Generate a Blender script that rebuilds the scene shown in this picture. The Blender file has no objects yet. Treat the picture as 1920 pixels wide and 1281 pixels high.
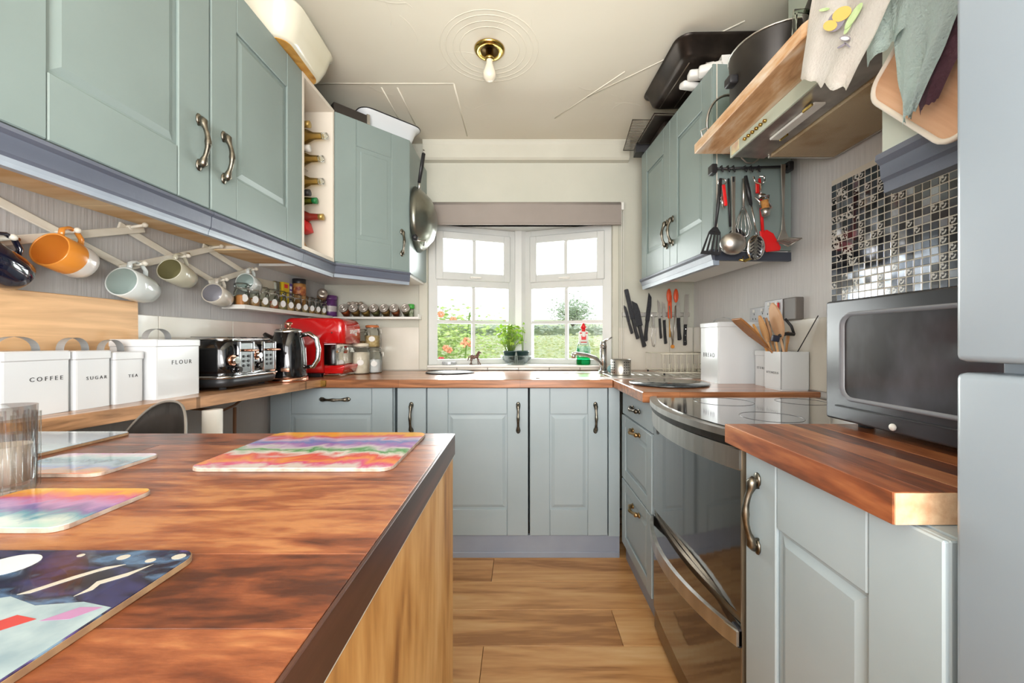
import bpy, bmesh, math, random
from mathutils import Matrix, Vector, noise
random.seed(7)
PI = math.pi
sc = bpy.context.scene
COL = sc.collection
# ---------------------------------------------------------------- camera
F = 750.0; VX = 975.0; VY = 639.0; EYE = 1.09
cd = bpy.data.cameras.new('camera'); cam = bpy.data.objects.new('camera', cd); COL.objects.link(cam)
cam.location = (0, 0, EYE); cam.rotation_euler = (PI/2, 0, 0)
cd.sensor_width = 36; cd.lens = 36*F/1920
cd.shift_x = -(VX-960)/1920; cd.shift_y = (VY-640.5)/1920
cd.clip_start = .02
sc.camera = cam
# ---------------------------------------------------------------- sky, lights, exposure
w = bpy.data.worlds.new('sky'); sc.world = w; w.use_nodes = True
nt = w.node_tree; bg = nt.nodes['Background']
tc = nt.nodes.new('ShaderNodeTexCoord'); sx = nt.nodes.new('ShaderNodeSeparateXYZ'); rp = nt.nodes.new('ShaderNodeValToRGB')
nt.links.new(tc.outputs['Generated'], sx.inputs[0]); nt.links.new(sx.outputs['Z'], rp.inputs[0])
rp.color_ramp.elements[0].position = 0; rp.color_ramp.elements[0].color = (.97, .98, 1, 1)
rp.color_ramp.elements[1].position = 1; rp.color_ramp.elements[1].color = (.80, .88, 1, 1)
nt.links.new(rp.outputs[0], bg.inputs[0]); bg.inputs[1].default_value = .8
def area(name, loc, rot, sx_, sy_, power, col=(1, 1, 1)):
    l = bpy.data.lights.new(name, 'AREA'); l.shape = 'RECTANGLE'; l.size = sx_; l.size_y = sy_; l.energy = power; l.color = col
    o = bpy.data.objects.new(name, l); COL.objects.link(o); o.location = loc; o.rotation_euler = rot; return o
area('rear_fill', (-.05, -1.92, 1.35), (PI/2, 0, 0), 2.1, 1.7, 44, (1, .985, .97))  # added soft fill from behind the camera, not a known window
area('ceiling_fill', (0, -.6, 1.25), (math.radians(145), 0, 0), .9, .9, 24, (1, .985, .96))  # added upward fill to lift the dark ceiling, no such lamp known
area('side_fill', (-1.2, -.75, 1.45), (PI/2, 0, -PI/2+.45), .9, .9, 9, (1, .99, .98))  # added fill that brightens the towels and right-hand side, no window known here
area('window_daylight', (0, 3.2, 1.45), (-PI/2-.12, 0, 0), 1.5, 1.0, 44, (.98, .99, 1))
sc.view_settings.view_transform = 'Standard'; sc.view_settings.look = 'None'
sc.view_settings.exposure = 1.0; sc.view_settings.gamma = 1; sc.view_settings.use_curve_mapping = False

def at(px, py, Y):
    return Vector(((px-VX)*Y/F, Y, EYE-(py-VY)*Y/F))

# ---------------------------------------------------------------- materials
def lin(c):
    if isinstance(c, str):
        c = [int(c[i:i+2], 16)/255 for i in (0, 2, 4)]
    return tuple([(x/12.92 if x <= .04045 else ((x+.055)/1.055)**2.4) for x in c[:3]]+[1])
def nd(t, k, **kw):
    n = t.nodes.new(k)
    for a, b in kw.items(): setattr(n, a, b)
    return n
def mat(name, c, rough=.5, metal=0, c2=None, sc_=6, st=(1, 1, 1), bump=0, bs=60, bst=(1, 1, 1), coat=0, detail=4, lo=.35, hi=.65, spec=.5, emit=0, c3=None):
    m = bpy.data.materials.new(name); m.use_nodes = True; t = m.node_tree; b = t.nodes['Principled BSDF']
    b.inputs['Base Color'].default_value = lin(c); b.inputs['Roughness'].default_value = rough
    b.inputs['Metallic'].default_value = metal; b.inputs['Coat Weight'].default_value = coat; b.inputs['Coat Roughness'].default_value = .08
    b.inputs['Specular IOR Level'].default_value = spec
    if emit: b.inputs['Emission Color'].default_value = lin(c); b.inputs['Emission Strength'].default_value = emit
    tcn = nd(t, 'ShaderNodeTexCoord')
    def nz(scale, stretch, det):
        mp = nd(t, 'ShaderNodeMapping'); mp.inputs['Scale'].default_value = stretch
        t.links.new(tcn.outputs['Object'], mp.inputs[0])
        n = nd(t, 'ShaderNodeTexNoise'); n.inputs['Scale'].default_value = scale; n.inputs['Detail'].default_value = det
        t.links.new(mp.outputs[0], n.inputs['Vector']); return n
    if c2:
        n = nz(sc_, st, detail); r = nd(t, 'ShaderNodeValToRGB'); e = r.color_ramp.elements
        e[0].position = lo; e[0].color = lin(c); e[1].position = hi; e[1].color = lin(c2)
        if c3: x = e.new((lo+hi)/2); x.color = lin(c3)
        t.links.new(n.outputs[0], r.inputs[0]); t.links.new(r.outputs[0], b.inputs['Base Color'])
    if bump:
        n = nz(bs, bst, 3); bp = nd(t, 'ShaderNodeBump'); bp.inputs['Strength'].default_value = bump; bp.inputs['Distance'].default_value = .01
        t.links.new(n.outputs[0], bp.inputs['Height']); t.links.new(bp.outputs[0], b.inputs['Normal'])
    return m
def wood(name, cols, axis=0, scale=9, rough=.35, coat=0, rand=.25, bump=.05, stretch=14):
    """grain along axis; brightness varies object by object"""
    m = bpy.data.materials.new(name); m.use_nodes = True; t = m.node_tree; b = t.nodes['Principled BSDF']
    b.inputs['Roughness'].default_value = rough; b.inputs['Coat Weight'].default_value = coat; b.inputs['Coat Roughness'].default_value = .2
    tcn = nd(t, 'ShaderNodeTexCoord'); oi = nd(t, 'ShaderNodeObjectInfo')
    mul = nd(t, 'ShaderNodeVectorMath', operation='SCALE'); mul.inputs['Scale'].default_value = 7.3
    cmb = nd(t, 'ShaderNodeCombineXYZ')
    for i in range(3): t.links.new(oi.outputs['Random'], cmb.inputs[i])
    t.links.new(cmb.outputs[0], mul.inputs[0])
    add = nd(t, 'ShaderNodeVectorMath', operation='ADD'); t.links.new(tcn.outputs['Object'], add.inputs[0]); t.links.new(mul.outputs[0], add.inputs[1])
    mp = nd(t, 'ShaderNodeMapping'); s = [1, 1, 1]; s[axis] = 1/stretch; mp.inputs['Scale'].default_value = s
    t.links.new(add.outputs[0], mp.inputs[0])
    n = nd(t, 'ShaderNodeTexNoise'); n.inputs['Scale'].default_value = scale*3; n.inputs['Detail'].default_value = 6; n.inputs['Distortion'].default_value = 1.2
    t.links.new(mp.outputs[0], n.inputs['Vector'])
    n2 = nd(t, 'ShaderNodeTexNoise'); n2.inputs['Scale'].default_value = scale*18; n2.inputs['Detail'].default_value = 3
    t.links.new(mp.outputs[0], n2.inputs['Vector'])
    mx = nd(t, 'ShaderNodeMath', operation='MULTIPLY_ADD'); mx.inputs[1].default_value = .35; t.links.new(n2.outputs[0], mx.inputs[0]); 
    sb = nd(t, 'ShaderNodeMath', operation='SUBTRACT'); sb.inputs[1].default_value = .175; t.links.new(n.outputs[0], sb.inputs[0]); t.links.new(sb.outputs[0], mx.inputs[2])
    # per-object shift
    sh = nd(t, 'ShaderNodeMath', operation='MULTIPLY_ADD'); sh.inputs[1].default_value = rand; t.links.new(oi.outputs['Random'], sh.inputs[0])
    s2 = nd(t, 'ShaderNodeMath', operation='SUBTRACT'); s2.inputs[1].default_value = rand/2; t.links.new(mx.outputs[0], s2.inputs[0]); t.links.new(s2.outputs[0], sh.inputs[2])
    r = nd(t, 'ShaderNodeValToRGB'); e = r.color_ramp.elements
    e[0].position = .28; e[0].color = lin(cols[0]); e[1].position = .72; e[1].color = lin(cols[-1])
    for i, c in enumerate(cols[1:-1]): x = e.new(.28+.44*(i+1)/(len(cols)-1)); x.color = lin(c)
    t.links.new(sh.outputs[0], r.inputs[0]); t.links.new(r.outputs[0], b.inputs['Base Color'])
    if bump:
        bp = nd(t, 'ShaderNodeBump'); bp.inputs['Strength'].default_value = bump; bp.inputs['Distance'].default_value = .004
        t.links.new(n2.outputs[0], bp.inputs['Height']); t.links.new(bp.outputs[0], b.inputs['Normal'])
    return m
def staved(name, cols, along=0, sw=.045, sl=.5, rough=.3, coat=.2, con=.45):
    m = bpy.data.materials.new(name); m.use_nodes = True; t = m.node_tree; b = t.nodes['Principled BSDF']
    b.inputs['Roughness'].default_value = rough; b.inputs['Coat Weight'].default_value = coat; b.inputs['Coat Roughness'].default_value = .15
    tcn = nd(t, 'ShaderNodeTexCoord'); mp = nd(t, 'ShaderNodeMapping')
    if along == 1: mp.inputs['Rotation'].default_value = (0, 0, PI/2)
    t.links.new(tcn.outputs['Object'], mp.inputs[0])
    br = nd(t, 'ShaderNodeTexBrick'); br.offset = .43; br.inputs['Scale'].default_value = 1
    br.inputs['Brick Width'].default_value = sl; br.inputs['Row Height'].default_value = sw; br.inputs['Mortar Size'].default_value = .0006
    br.inputs['Color1'].default_value = lin(cols[0]); br.inputs['Color2'].default_value = lin(cols[1]); br.inputs['Mortar'].default_value = lin(cols[2])
    t.links.new(mp.outputs[0], br.inputs['Vector'])
    mp2 = nd(t, 'ShaderNodeMapping'); mp2.inputs['Scale'].default_value = (.08, 1, 1); t.links.new(mp.outputs[0], mp2.inputs[0])
    n = nd(t, 'ShaderNodeTexNoise'); n.inputs['Scale'].default_value = 40; n.inputs['Detail'].default_value = 5; n.inputs['Distortion'].default_value = 1
    t.links.new(mp2.outputs[0], n.inputs['Vector'])
    r = nd(t, 'ShaderNodeValToRGB'); r.color_ramp.elements[0].position = .3; r.color_ramp.elements[0].color = (con, con*.94, con*.9, 1); r.color_ramp.elements[1].position = .65; r.color_ramp.elements[1].color = (1.2, 1.2, 1.2, 1)
    t.links.new(n.outputs[0], r.inputs[0])
    mx = nd(t, 'ShaderNodeMix', data_type='RGBA', blend_type='MULTIPLY'); mx.inputs[0].default_value = 1
    t.links.new(br.outputs[0], mx.inputs[6]); t.links.new(r.outputs[0], mx.inputs[7]); t.links.new(mx.outputs[2], b.inputs['Base Color'])
    return m
def glass(name, tint=(1, 1, 1), refl=1.0, rough=0.0):
    m = bpy.data.materials.new(name); m.use_nodes = True; t = m.node_tree; t.nodes.remove(t.nodes['Principled BSDF'])
    o = t.nodes['Material Output']; tr = nd(t, 'ShaderNodeBsdfTransparent'); tr.inputs[0].default_value = (*tint, 1)
    g = nd(t, 'ShaderNodeBsdfGlossy'); g.inputs['Roughness'].default_value = rough
    fr = nd(t, 'ShaderNodeLayerWeight'); fr.inputs['Blend'].default_value = .25
    mm = nd(t, 'ShaderNodeMath', operation='MULTIPLY'); mm.inputs[1].default_value = refl*.8
    t.links.new(fr.outputs['Fresnel'], mm.inputs[0])
    mx = nd(t, 'ShaderNodeMixShader'); t.links.new(mm.outputs[0], mx.inputs[0]); t.links.new(tr.outputs[0], mx.inputs[1]); t.links.new(g.outputs[0], mx.inputs[2])
    t.links.new(mx.outputs[0], o.inputs[0]); return m
def art(name, stops, scale=6, dist=3, st=(1, 1, 1), rough=.15, spots=None):
    m = bpy.data.materials.new(name); m.use_nodes = True; t = m.node_tree; b = t.nodes['Principled BSDF']
    b.inputs['Roughness'].default_value = rough; b.inputs['Coat Weight'].default_value = .5
    tcn = nd(t, 'ShaderNodeTexCoord'); mp = nd(t, 'ShaderNodeMapping'); mp.inputs['Scale'].default_value = st
    t.links.new(tcn.outputs['Object'], mp.inputs[0])
    n = nd(t, 'ShaderNodeTexNoise'); n.inputs['Scale'].default_value = scale; n.inputs['Detail'].default_value = 5; n.inputs['Distortion'].default_value = dist
    t.links.new(mp.outputs[0], n.inputs['Vector'])
    r = nd(t, 'ShaderNodeValToRGB'); e = r.color_ramp.elements
    e[0].position = .3; e[0].color = lin(stops[0]); e[1].position = .7; e[1].color = lin(stops[-1])
    for i, c in enumerate(stops[1:-1]): x = e.new(.3+.4*(i+1)/(len(stops)-1)); x.color = lin(c)
    t.links.new(n.outputs[0], r.inputs[0]); t.links.new(r.outputs[0], b.inputs['Base Color']); return m
def bands(name, stops, lo, hi, axis='Y', wob=.06, wscale=9, rough=.15):
    """painted picture: coloured bands across a printed board, edges wobbling"""
    m = bpy.data.materials.new(name); m.use_nodes = True; t = m.node_tree; b = t.nodes['Principled BSDF']
    b.inputs['Roughness'].default_value = rough; b.inputs['Coat Weight'].default_value = .4
    tcn = nd(t, 'ShaderNodeTexCoord'); s = nd(t, 'ShaderNodeSeparateXYZ'); t.links.new(tcn.outputs['Object'], s.inputs[0])
    mr = nd(t, 'ShaderNodeMapRange'); mr.inputs[1].default_value = lo; mr.inputs[2].default_value = hi; t.links.new(s.outputs[axis], mr.inputs[0])
    n = nd(t, 'ShaderNodeTexNoise'); n.inputs['Scale'].default_value = wscale; n.inputs['Detail'].default_value = 6; n.inputs['Distortion'].default_value = 1.5
    t.links.new(tcn.outputs['Object'], n.inputs['Vector'])
    a = nd(t, 'ShaderNodeMath', operation='MULTIPLY_ADD'); a.inputs[1].default_value = wob*5; t.links.new(n.outputs[0], a.inputs[0])
    s2 = nd(t, 'ShaderNodeMath', operation='SUBTRACT'); s2.inputs[1].default_value = wob*2.5; t.links.new(mr.outputs[0], s2.inputs[0]); t.links.new(s2.outputs[0], a.inputs[2])
    r = nd(t, 'ShaderNodeValToRGB'); e = r.color_ramp.elements; k = len(stops)-1
    e[0].position = 0; e[0].color = lin(stops[0]); e[1].position = 1; e[1].color = lin(stops[-1])
    for i, c in enumerate(stops[1:-1]): x = e.new((i+1)/k); x.color = lin(c)
    t.links.new(a.outputs[0], r.inputs[0]); t.links.new(r.outputs[0], b.inputs['Base Color']); return m

PAINT = mat('painted cabinet blue green', '7d8b88', .38, c2='849390', sc_=2.2, bump=.04, bs=25)
PAINTL = mat('painted base unit blue grey', '9cabb1', .4, c2='a5b2b8', sc_=2.5, bump=.04, bs=25)
SLATE = mat('slate blue painted moulding', '555b69', .35, c2='626876', sc_=6, st=(.3, 3, 3), bump=.05, bs=60)
PLINTH = mat('plinth paint', '8d96a6', .45, c2='99a1ae', sc_=4)
CREAMP = mat('cream interior board', 'd9d0c2', .5, c2='e2dacd', sc_=3)
CHIP = mat('raw chipboard edge', 'cda673', .8, c2='e8d2aa', sc_=14, st=(1, .2, 1), c3='dcbd90')
PEWTER = mat('antique pewter', '5a554c', .33, 1, c2='8d877a', sc_=40)
PEWTERD = mat('worn brass handle', '8a7048', .35, 1, c2='b59a72', sc_=40)
WALLP = mat('grey ribbed wallpaper', 'b1b0af', .8, c2='bab9b7', sc_=3, bump=.22, bs=70, bst=(1, 1.6, .06))
WALLB = mat('pale emulsion wall', 'bdbdb0', .8, c2='c5c4b7', sc_=2, bump=.1, bs=40)
WALLR = mat('pale grey emulsion wall', 'd0cfce', .7, c2='d8d7d5', sc_=2, bump=.25, bs=60, bst=(1, 1.2, .08))
CEIL = mat('textured ceiling plaster', 'dad4c3', .75, c2='dfdacb', sc_=1.5, bump=.3, bs=5)
TRIMW = mat('off white trim paint', 'c0beb0', .5, c2='c8c6b8', sc_=3)
UPVC = mat('white window frame', 'c3c6c3', .3, c2='cccdca', sc_=3)
TILE = mat('cream glazed wall tile', 'cdc8bb', .22, c2='d8d3c7', sc_=5, st=(1, 1, .4), coat=.3)
GROUT = mat('tile grout', 'b0aca0', .9)
WHITE = mat('white enamel', 'dcdfe1', .25, c2='d5d9dc', sc_=3, coat=.3)
WHITEP = mat('white plastic', 'dedcd6', .35, c2='e4e2dc', sc_=5)
IVORY = mat('ivory painted wood', 'd9d5c6', .45, c2='e2dfd2', sc_=15)
STEEL = mat('brushed stainless steel', 'c2bfb9', .36, 1, c2='d6d3cd', sc_=30, st=(1, 1, .1))
STEELD = mat('worn hood steel', '9a948e', .38, 1, c2='b7b2aa', sc_=20)
CHROME = mat('chrome', 'd6d6d6', .08, 1)
COPPER = mat('rose copper', 'c98f77', .2, 1, c2='d9a890', sc_=20)
BRASS = mat('polished brass', 'c7ab62', .2, 1, c2='b3924a', sc_=20)
BLACKG = mat('gloss black enamel', '0e0e10', .12, coat=.6)
BLACKM = mat('black plastic', '1b1b1d', .45, c2='242428', sc_=30)
GLASSK = mat('smoked oven glass', '1a1815', .06, coat=1, spec=.9)
HOBG = mat('ceramic hob glass', '141416', .07, coat=1, spec=1)
DIRTK = mat('dusty microwave glass', '121115', .3, c2='51515a', sc_=9, st=(1, 1.2, .5), lo=.45, hi=.8, coat=.6)
MWCASE = mat('dusty black microwave case', '25262a', .35, c2='3c3f45', sc_=7, lo=.4, hi=.8)
RED = mat('gloss red enamel', 'c01416', .15, coat=.8)
REDP = mat('red silicone', 'd41a1c', .4)
ORANGE = mat('orange glaze', 'd78a35', .3, coat=.4)
ORANGEP = mat('orange silicone', 'e2562a', .4)
CERW = mat('cool white ceramic', 'd3dbd9', .15, coat=.7)
CERI = mat('pale duck egg ceramic', 'bccbc6', .2, coat=.4)
CERG = mat('sage cream ceramic', 'c2c0ab', .2, coat=.6)
CERB = mat('grey cream ceramic', 'c9c3b6', .2, coat=.6)
OLIVEI = mat('olive glaze inside', '8c8760', .25, coat=.4)
NAVY = mat('navy glaze', '15172a', .08, coat=1)
BAMBOO = staved('bamboo strips', ('d3a878', 'dfba8a', 'bf9566'), 1, .024, .9, .45, 0, .85)
SPOONW = wood('utensil beech', ('9a6a3a', 'b98550', 'cfa06c'), 2, 12, .5, 0, .5)
STAVE = wood('oiled iroko staves', ('45200f', '713a1f', '8f5230', 'ab7246'), 0, 8, .34, .2, .25, .15, 4)
STAVEY = wood('worn iroko staves lengthwise', ('56301f', '84492b', 'a2633c', 'bb875c'), 1, 5, .35, .2, .32, .06, 6)
WTOP = staved('back worktop staves', ('b97f57', 'a56d48', '6f4630'), 0, .045, .6, .28, .4)
WTOPL = staved('left worktop staves', ('bc8f68', 'ab7d57', '85603f'), 1, .045, .6, .35, .3)
ENDG = mat('end grain', 'd3a680', .6, c2='e8c49e', sc_=60, bump=.1, bs=200)
EDGED = wood('dark oiled edge', ('38221a', '4d3024', '654133'), 1, 6, .35, .2, .1)
PINE = wood('varnished pine ply', ('8a5a2c', 'b98548', 'd0a062', 'dcb27a'), 2, 2.6, .45, .05, .1, .04, 5)
OAKF = wood('oak laminate plank', ('a06f40', 'c6925c', 'd4a56f', 'ddb683'), 0, 3.2, .33, .1, .22, .03, 9)
SHELFW = wood('scuffed shelf timber', ('a3764a', 'bf9266', 'd0b394', 'd8c9b8'), 1, 6, .5, 0, .1, .05, 5)
GLASSC = glass('clear glass', (.97, .99, .98))
GLASSJ = glass('jar glass', (.93, .95, .93), 1.0)
GLASSB = glass('amber bottle glass', (.86, .75, .48), .9)
GLASSG = glass('green bottle glass', (.55, .60, .25), 1.0)
PLASG = glass('green soap', (.08, .72, .38), .4)
LABEL = mat('paper label', 'dddcd8', .6)
DARKT = mat('grey lettering', '3b3c3e', .5)
RUBBER = mat('charcoal rubber', '2b2b2d', .7)

# ---------------------------------------------------------------- mesh builder
class MB:
    def __init__(s, m=None): s.bm = bmesh.new(); s.mats = []; s.cur = m; s.L = s.bm.faces.layers.int.new('done')
    def box(s, x0, x1, y0, y1, z0, z1, m=None, bev=0, seg=1, M=None):
        T = (M or Matrix.Identity(4))
        v = [s.bm.verts.new(T @ Vector(p)) for p in ((x0,y0,z0),(x1,y0,z0),(x1,y1,z0),(x0,y1,z0),(x0,y0,z1),(x1,y0,z1),(x1,y1,z1),(x0,y1,z1))]
        fs = [s.bm.faces.new([v[i] for i in q]) for q in ((3,2,1,0),(4,5,6,7),(0,1,5,4),(1,2,6,5),(2,3,7,6),(3,0,4,7))]
        if bev > 0:
            es = list({e for f in fs for e in f.edges})
            bmesh.ops.bevel(s.bm, geom=es, offset=bev, segments=seg, affect='EDGES', profile=.5)
        s._new(m, seg > 1); return s
    def prism(s, poly, ax, a, b, m=None, bev=0, M=None):
        """poly of 2D points; ax 'z': (x,y), 'y': (x,z), 'x': (y,z); from a to b"""
        T = M or Matrix.Identity(4)
        def P(p, h): return T @ Vector({'z': (p[0], p[1], h), 'y': (p[0], h, p[1]), 'x': (h, p[0], p[1])}[ax])
        A = [s.bm.verts.new(P(p, a)) for p in poly]; B = [s.bm.verts.new(P(p, b)) for p in poly]; n = len(poly)
        fs = [s.bm.faces.new(A[::-1]), s.bm.faces.new(B)]
        for i in range(n): fs.append(s.bm.faces.new((A[i], A[(i+1) % n], B[(i+1) % n], B[i])))
        if bev: bmesh.ops.bevel(s.bm, geom=list(set(fs[0].edges) | set(fs[1].edges)), offset=bev, segments=1, affect='EDGES')
        s._new(m); return s
    def _new(s, m, smooth=False):
        m = m or s.cur
        if m not in s.mats: s.mats.append(m)
        i = s.mats.index(m); fs = [f for f in s.bm.faces if not f[s.L]]
        for f in fs: f.material_index = i; f.smooth = smooth; f[s.L] = 1
        bmesh.ops.recalc_face_normals(s.bm, faces=fs)
    def lathe(s, prof, m=None, M=None, n=24, sx=1, sy=1, smooth=True, closed=False):
        """prof [(r,z)]; closes on the axis where r==0"""
        T = M or Matrix.Identity(4); rings = []
        for r, z in prof:
            if r < 1e-6: rings.append([s.bm.verts.new(T @ Vector((0, 0, z)))])
            else: rings.append([s.bm.verts.new(T @ Vector((r*sx*math.cos(2*PI*k/n), r*sy*math.sin(2*PI*k/n), z))) for k in range(n)])
        for a, b in zip(rings, rings[1:]):
            for k in range(n):
                k2 = (k+1) % n
                if len(a) == 1 and len(b) == 1: continue
                if len(a) == 1: s.bm.faces.new((a[0], b[k], b[k2]))
                elif len(b) == 1: s.bm.faces.new((a[k], a[k2], b[0]))
                else: s.bm.faces.new((a[k], a[k2], b[k2], b[k]))
        s._new(m, smooth); return s
    def cyl(s, p0, p1, r0, r1=None, m=None, n=16, smooth=True):
        p0 = Vector(p0); p1 = Vector(p1); r1 = r0 if r1 is None else r1; d = p1-p0; L = d.length
        T = Matrix.Translation(p0) @ d.to_track_quat('Z', 'Y').to_matrix().to_4x4()
        rings = []
        for r, z in ((r0, 0), (r1, L)):
            rings.append([s.bm.verts.new(T @ Vector((r*math.cos(2*PI*k/n), r*math.sin(2*PI*k/n), z))) for k in range(n)])
        caps = [s.bm.faces.new(rings[0][::-1]), s.bm.faces.new(rings[1])]
        for k in range(n): s.bm.faces.new((rings[0][k], rings[0][(k+1) % n], rings[1][(k+1) % n], rings[1][k]))
        s._new(m, smooth)
        for c in caps: c.smooth = False
        return s
    def tube(s, pts, r, m=None, n=8, closed=False, flat=1.0, up=(0, 0, 1)):
        pts = [Vector(p) for p in pts]; N = len(pts); rr = r if isinstance(r, (list, tuple)) else [r]*N; rings = []
        prev = None
        for i, p in enumerate(pts):
            if closed: d = pts[(i+1) % N]-pts[i-1]
            else: d = pts[min(i+1, N-1)]-pts[max(i-1, 0)]
            d.normalize()
            a = d.cross(Vector(up)) if prev is None else prev - d*prev.dot(d)
            if a.length < 1e-4: a = d.cross(Vector((1, 0, 0)))
            a.normalize(); prev = a; b = d.cross(a)
            rings.append([s.bm.verts.new(p+a*rr[i]*math.cos(2*PI*k/n)+b*rr[i]*flat*math.sin(2*PI*k/n)) for k in range(n)])
        m_ = rings+[rings[0]] if closed else rings
        for A, B in zip(m_, m_[1:]):
            for k in range(n): s.bm.faces.new((A[k], A[(k+1) % n], B[(k+1) % n], B[k]))
        if not closed: s.bm.faces.new(rings[0][::-1]); s.bm.faces.new(rings[-1])
        s._new(m, True); return s
    def ball(s, c, r, m=None, n=12, M=None):
        rx, ry, rz = (r, r, r) if not isinstance(r, (tuple, list)) else r
        prof = [(math.sin(PI*i/(n//2+2)), -math.cos(PI*i/(n//2+2))) for i in range(n//2+3)]
        prof[0] = (0, -1); prof[-1] = (0, 1)
        T = Matrix.Translation(c) @ (M or Matrix.Identity(4)) @ Matrix.Diagonal((rx, ry, rz, 1))
        return s.lathe(prof, m, T, n)
    def grid(s, fn, nu, nv, m=None, smooth=True, thick=0):
        V = [[s.bm.verts.new(fn(i/nu, j/nv)) for j in range(nv+1)] for i in range(nu+1)]
        fs = [s.bm.faces.new((V[i][j], V[i+1][j], V[i+1][j+1], V[i][j+1])) for i in range(nu) for j in range(nv)]
        if thick: bmesh.ops.solidify(s.bm, geom=fs, thickness=thick)
        s._new(m, smooth); return s
    def build(s, name, parent=None, loc=None):
        me = bpy.data.meshes.new(name); s.bm.faces.layers.int.remove(s.L); s.bm.to_mesh(me); s.bm.free()
        for m in s.mats: me.materials.append(m)
        o = bpy.data.objects.new(name, me); COL.objects.link(o)
        if parent: o.parent = parent
        if loc: o.location = loc
        return o
def tag(o, label, cat, group=None):
    o['label'] = label; o['category'] = cat
    if group: o['group'] = group
    return o
def thing(name, label, cat, loc=(0, 0, 0), rz=0, group=None, rot=None):
    o = bpy.data.objects.new(name, None); COL.objects.link(o); o.empty_display_size = .05
    o.location = loc; o.rotation_euler = rot or (0, 0, rz); return tag(o, label, cat, group)
def single(mb, name, label, cat, loc=(0, 0, 0), rz=0, group=None, rot=None):
    o = mb.build(name); o.location = loc; o.rotation_euler = rot or (0, 0, rz); return tag(o, label, cat, group)
def struct(mb, name, parent=None):
    o = mb.build(name, parent)
    if not parent: o['kind'] = 'structure'
    return o
def dup(root, loc, rot, label, group=None):
    r = root.copy(); COL.objects.link(r); r.location = loc; r.rotation_euler = rot; r['label'] = label
    if group: r['group'] = group
    for ch in root.children:
        c = ch.copy(); COL.objects.link(c); c.parent = r
        for g in ch.children:
            d = g.copy(); COL.objects.link(d); d.parent = c
    return r
def text(s, size, m, parent, M, name='lettering', sx=1.0, ext=.0004, space=1.0):
    cu = bpy.data.curves.new('t', 'FONT'); cu.body = s; cu.size = size; cu.extrude = ext; cu.align_x = 'CENTER'; cu.align_y = 'CENTER'; cu.space_character = space; cu.resolution_u = 3
    t = bpy.data.objects.new('t', cu); COL.objects.link(t); dg = bpy.context.evaluated_depsgraph_get()
    me = bpy.data.meshes.new_from_object(t.evaluated_get(dg)); bpy.data.objects.remove(t)
    me.name = name; me.transform(M @ Matrix.Diagonal((sx, 1, 1, 1))); me.materials.clear(); me.materials.append(m)
    o = bpy.data.objects.new(name, me); COL.objects.link(o); o.parent = parent; return o
RX = lambda a: Matrix.Rotation(a, 4, 'X')
RY = lambda a: Matrix.Rotation(a, 4, 'Y')
RZ = lambda a: Matrix.Rotation(a, 4, 'Z')
TR = lambda *p: Matrix.Translation(p)
def rrect(x0, x1, y0, y1, r, n=5):
    out = []
    for cx, cy, a in ((x1-r, y1-r, 0), (x0+r, y1-r, PI/2), (x0+r, y0+r, PI), (x1-r, y0+r, 1.5*PI)):
        for k in range(n+1): out.append((cx+r*math.cos(a+PI/2*k/n), cy+r*math.sin(a+PI/2*k/n)))
    return out

# ---------------------------------------------------------------- room shell
XL, XR, YB, YF, ZC = -1.27, 1.13, 2.60, -2.0, 2.37
fl = struct(MB(mat('dark underlay', '3a2d22', .9)).box(XL-.1, XR+.1, YF-.1, YB+.1, -.06, -.009), 'floor')
pw = .192; y = YB-.02; r_ = 0
while y > YF:
    x = XL-.0+(-.37*(r_ % 3)) - .1
    y0 = max(YF, y-pw)
    while x < XR:
        a, b = max(x, XL), min(x+1.24, XR)
        if b-a > .02: MB(OAKF).box(a+.0008, b-.0008, y0+.0008, y-.0008, -.009, 0, bev=.0012).build('plank', fl)
        x += 1.24
    y -= pw; r_ += 1
struct(MB(CEIL).box(XL-.1, XR+.1, YF-.1, YB+.4, ZC, ZC+.06), 'ceiling')
# raised plaster bands and rings of the moulded ceiling
cm = MB(CEIL)
for a, b in (((-1.1, 1.99), (-.33, 1.99)), ((-.33, 1.99), (-.33, 2.5)), ((-.62, 2.02), (-.62, 2.4)), ((-.7, 2.02), (-.7, 2.4)), ((.35, 2.1), (.9, 1.6)), ((.2, 2.3), (.5, 1.9))):
    cm.tube([(*a, ZC+.002), ((a[0]+b[0])/2, (a[1]+b[1])/2, ZC+.002), (*b, ZC+.002)], .005, n=6)
for rr in (.13, .16, .19, .215): cm.tube([(-.134+rr*math.cos(k*PI/16), 1.76+rr*math.sin(k*PI/16), ZC+.003) for k in range(32)], .0045, n=6, closed=True)
rg = random.Random(4)
for i in range(26):
    cx, cy, a0, rr = rg.uniform(-.7, .7), rg.uniform(1.2, 2.4), rg.uniform(0, 6), rg.uniform(.06, .2)
    cm.tube([(cx+rr*math.cos(a0+k*.12), cy+rr*math.sin(a0+k*.12), ZC+.003) for k in range(10)], [.001]+[.0042]*8+[.001], n=5)
struct(cm, 'trim_1')
wl = struct(MB(WALLP).box(XL-.08, XL, YF, YB+.1, 0, ZC), 'wall_left')
wr = struct(MB(WALLR).box(XR, XR+.08, YF, YB+.1, 0, ZC), 'wall_right')
WX, WZ0, WZ1 = .6, .93, 1.86
mb = MB(WALLB); mb.box(XL-.08, -WX, YB, YB+.1, 0, ZC); mb.box(WX, XR+.08, YB, YB+.1, 0, ZC); mb.box(-WX, WX, YB, YB+.1, 0, WZ0-.005); mb.box(-WX, WX, YB, YB+.1, WZ1, ZC)
wb = struct(mb, 'wall_back')
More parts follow.
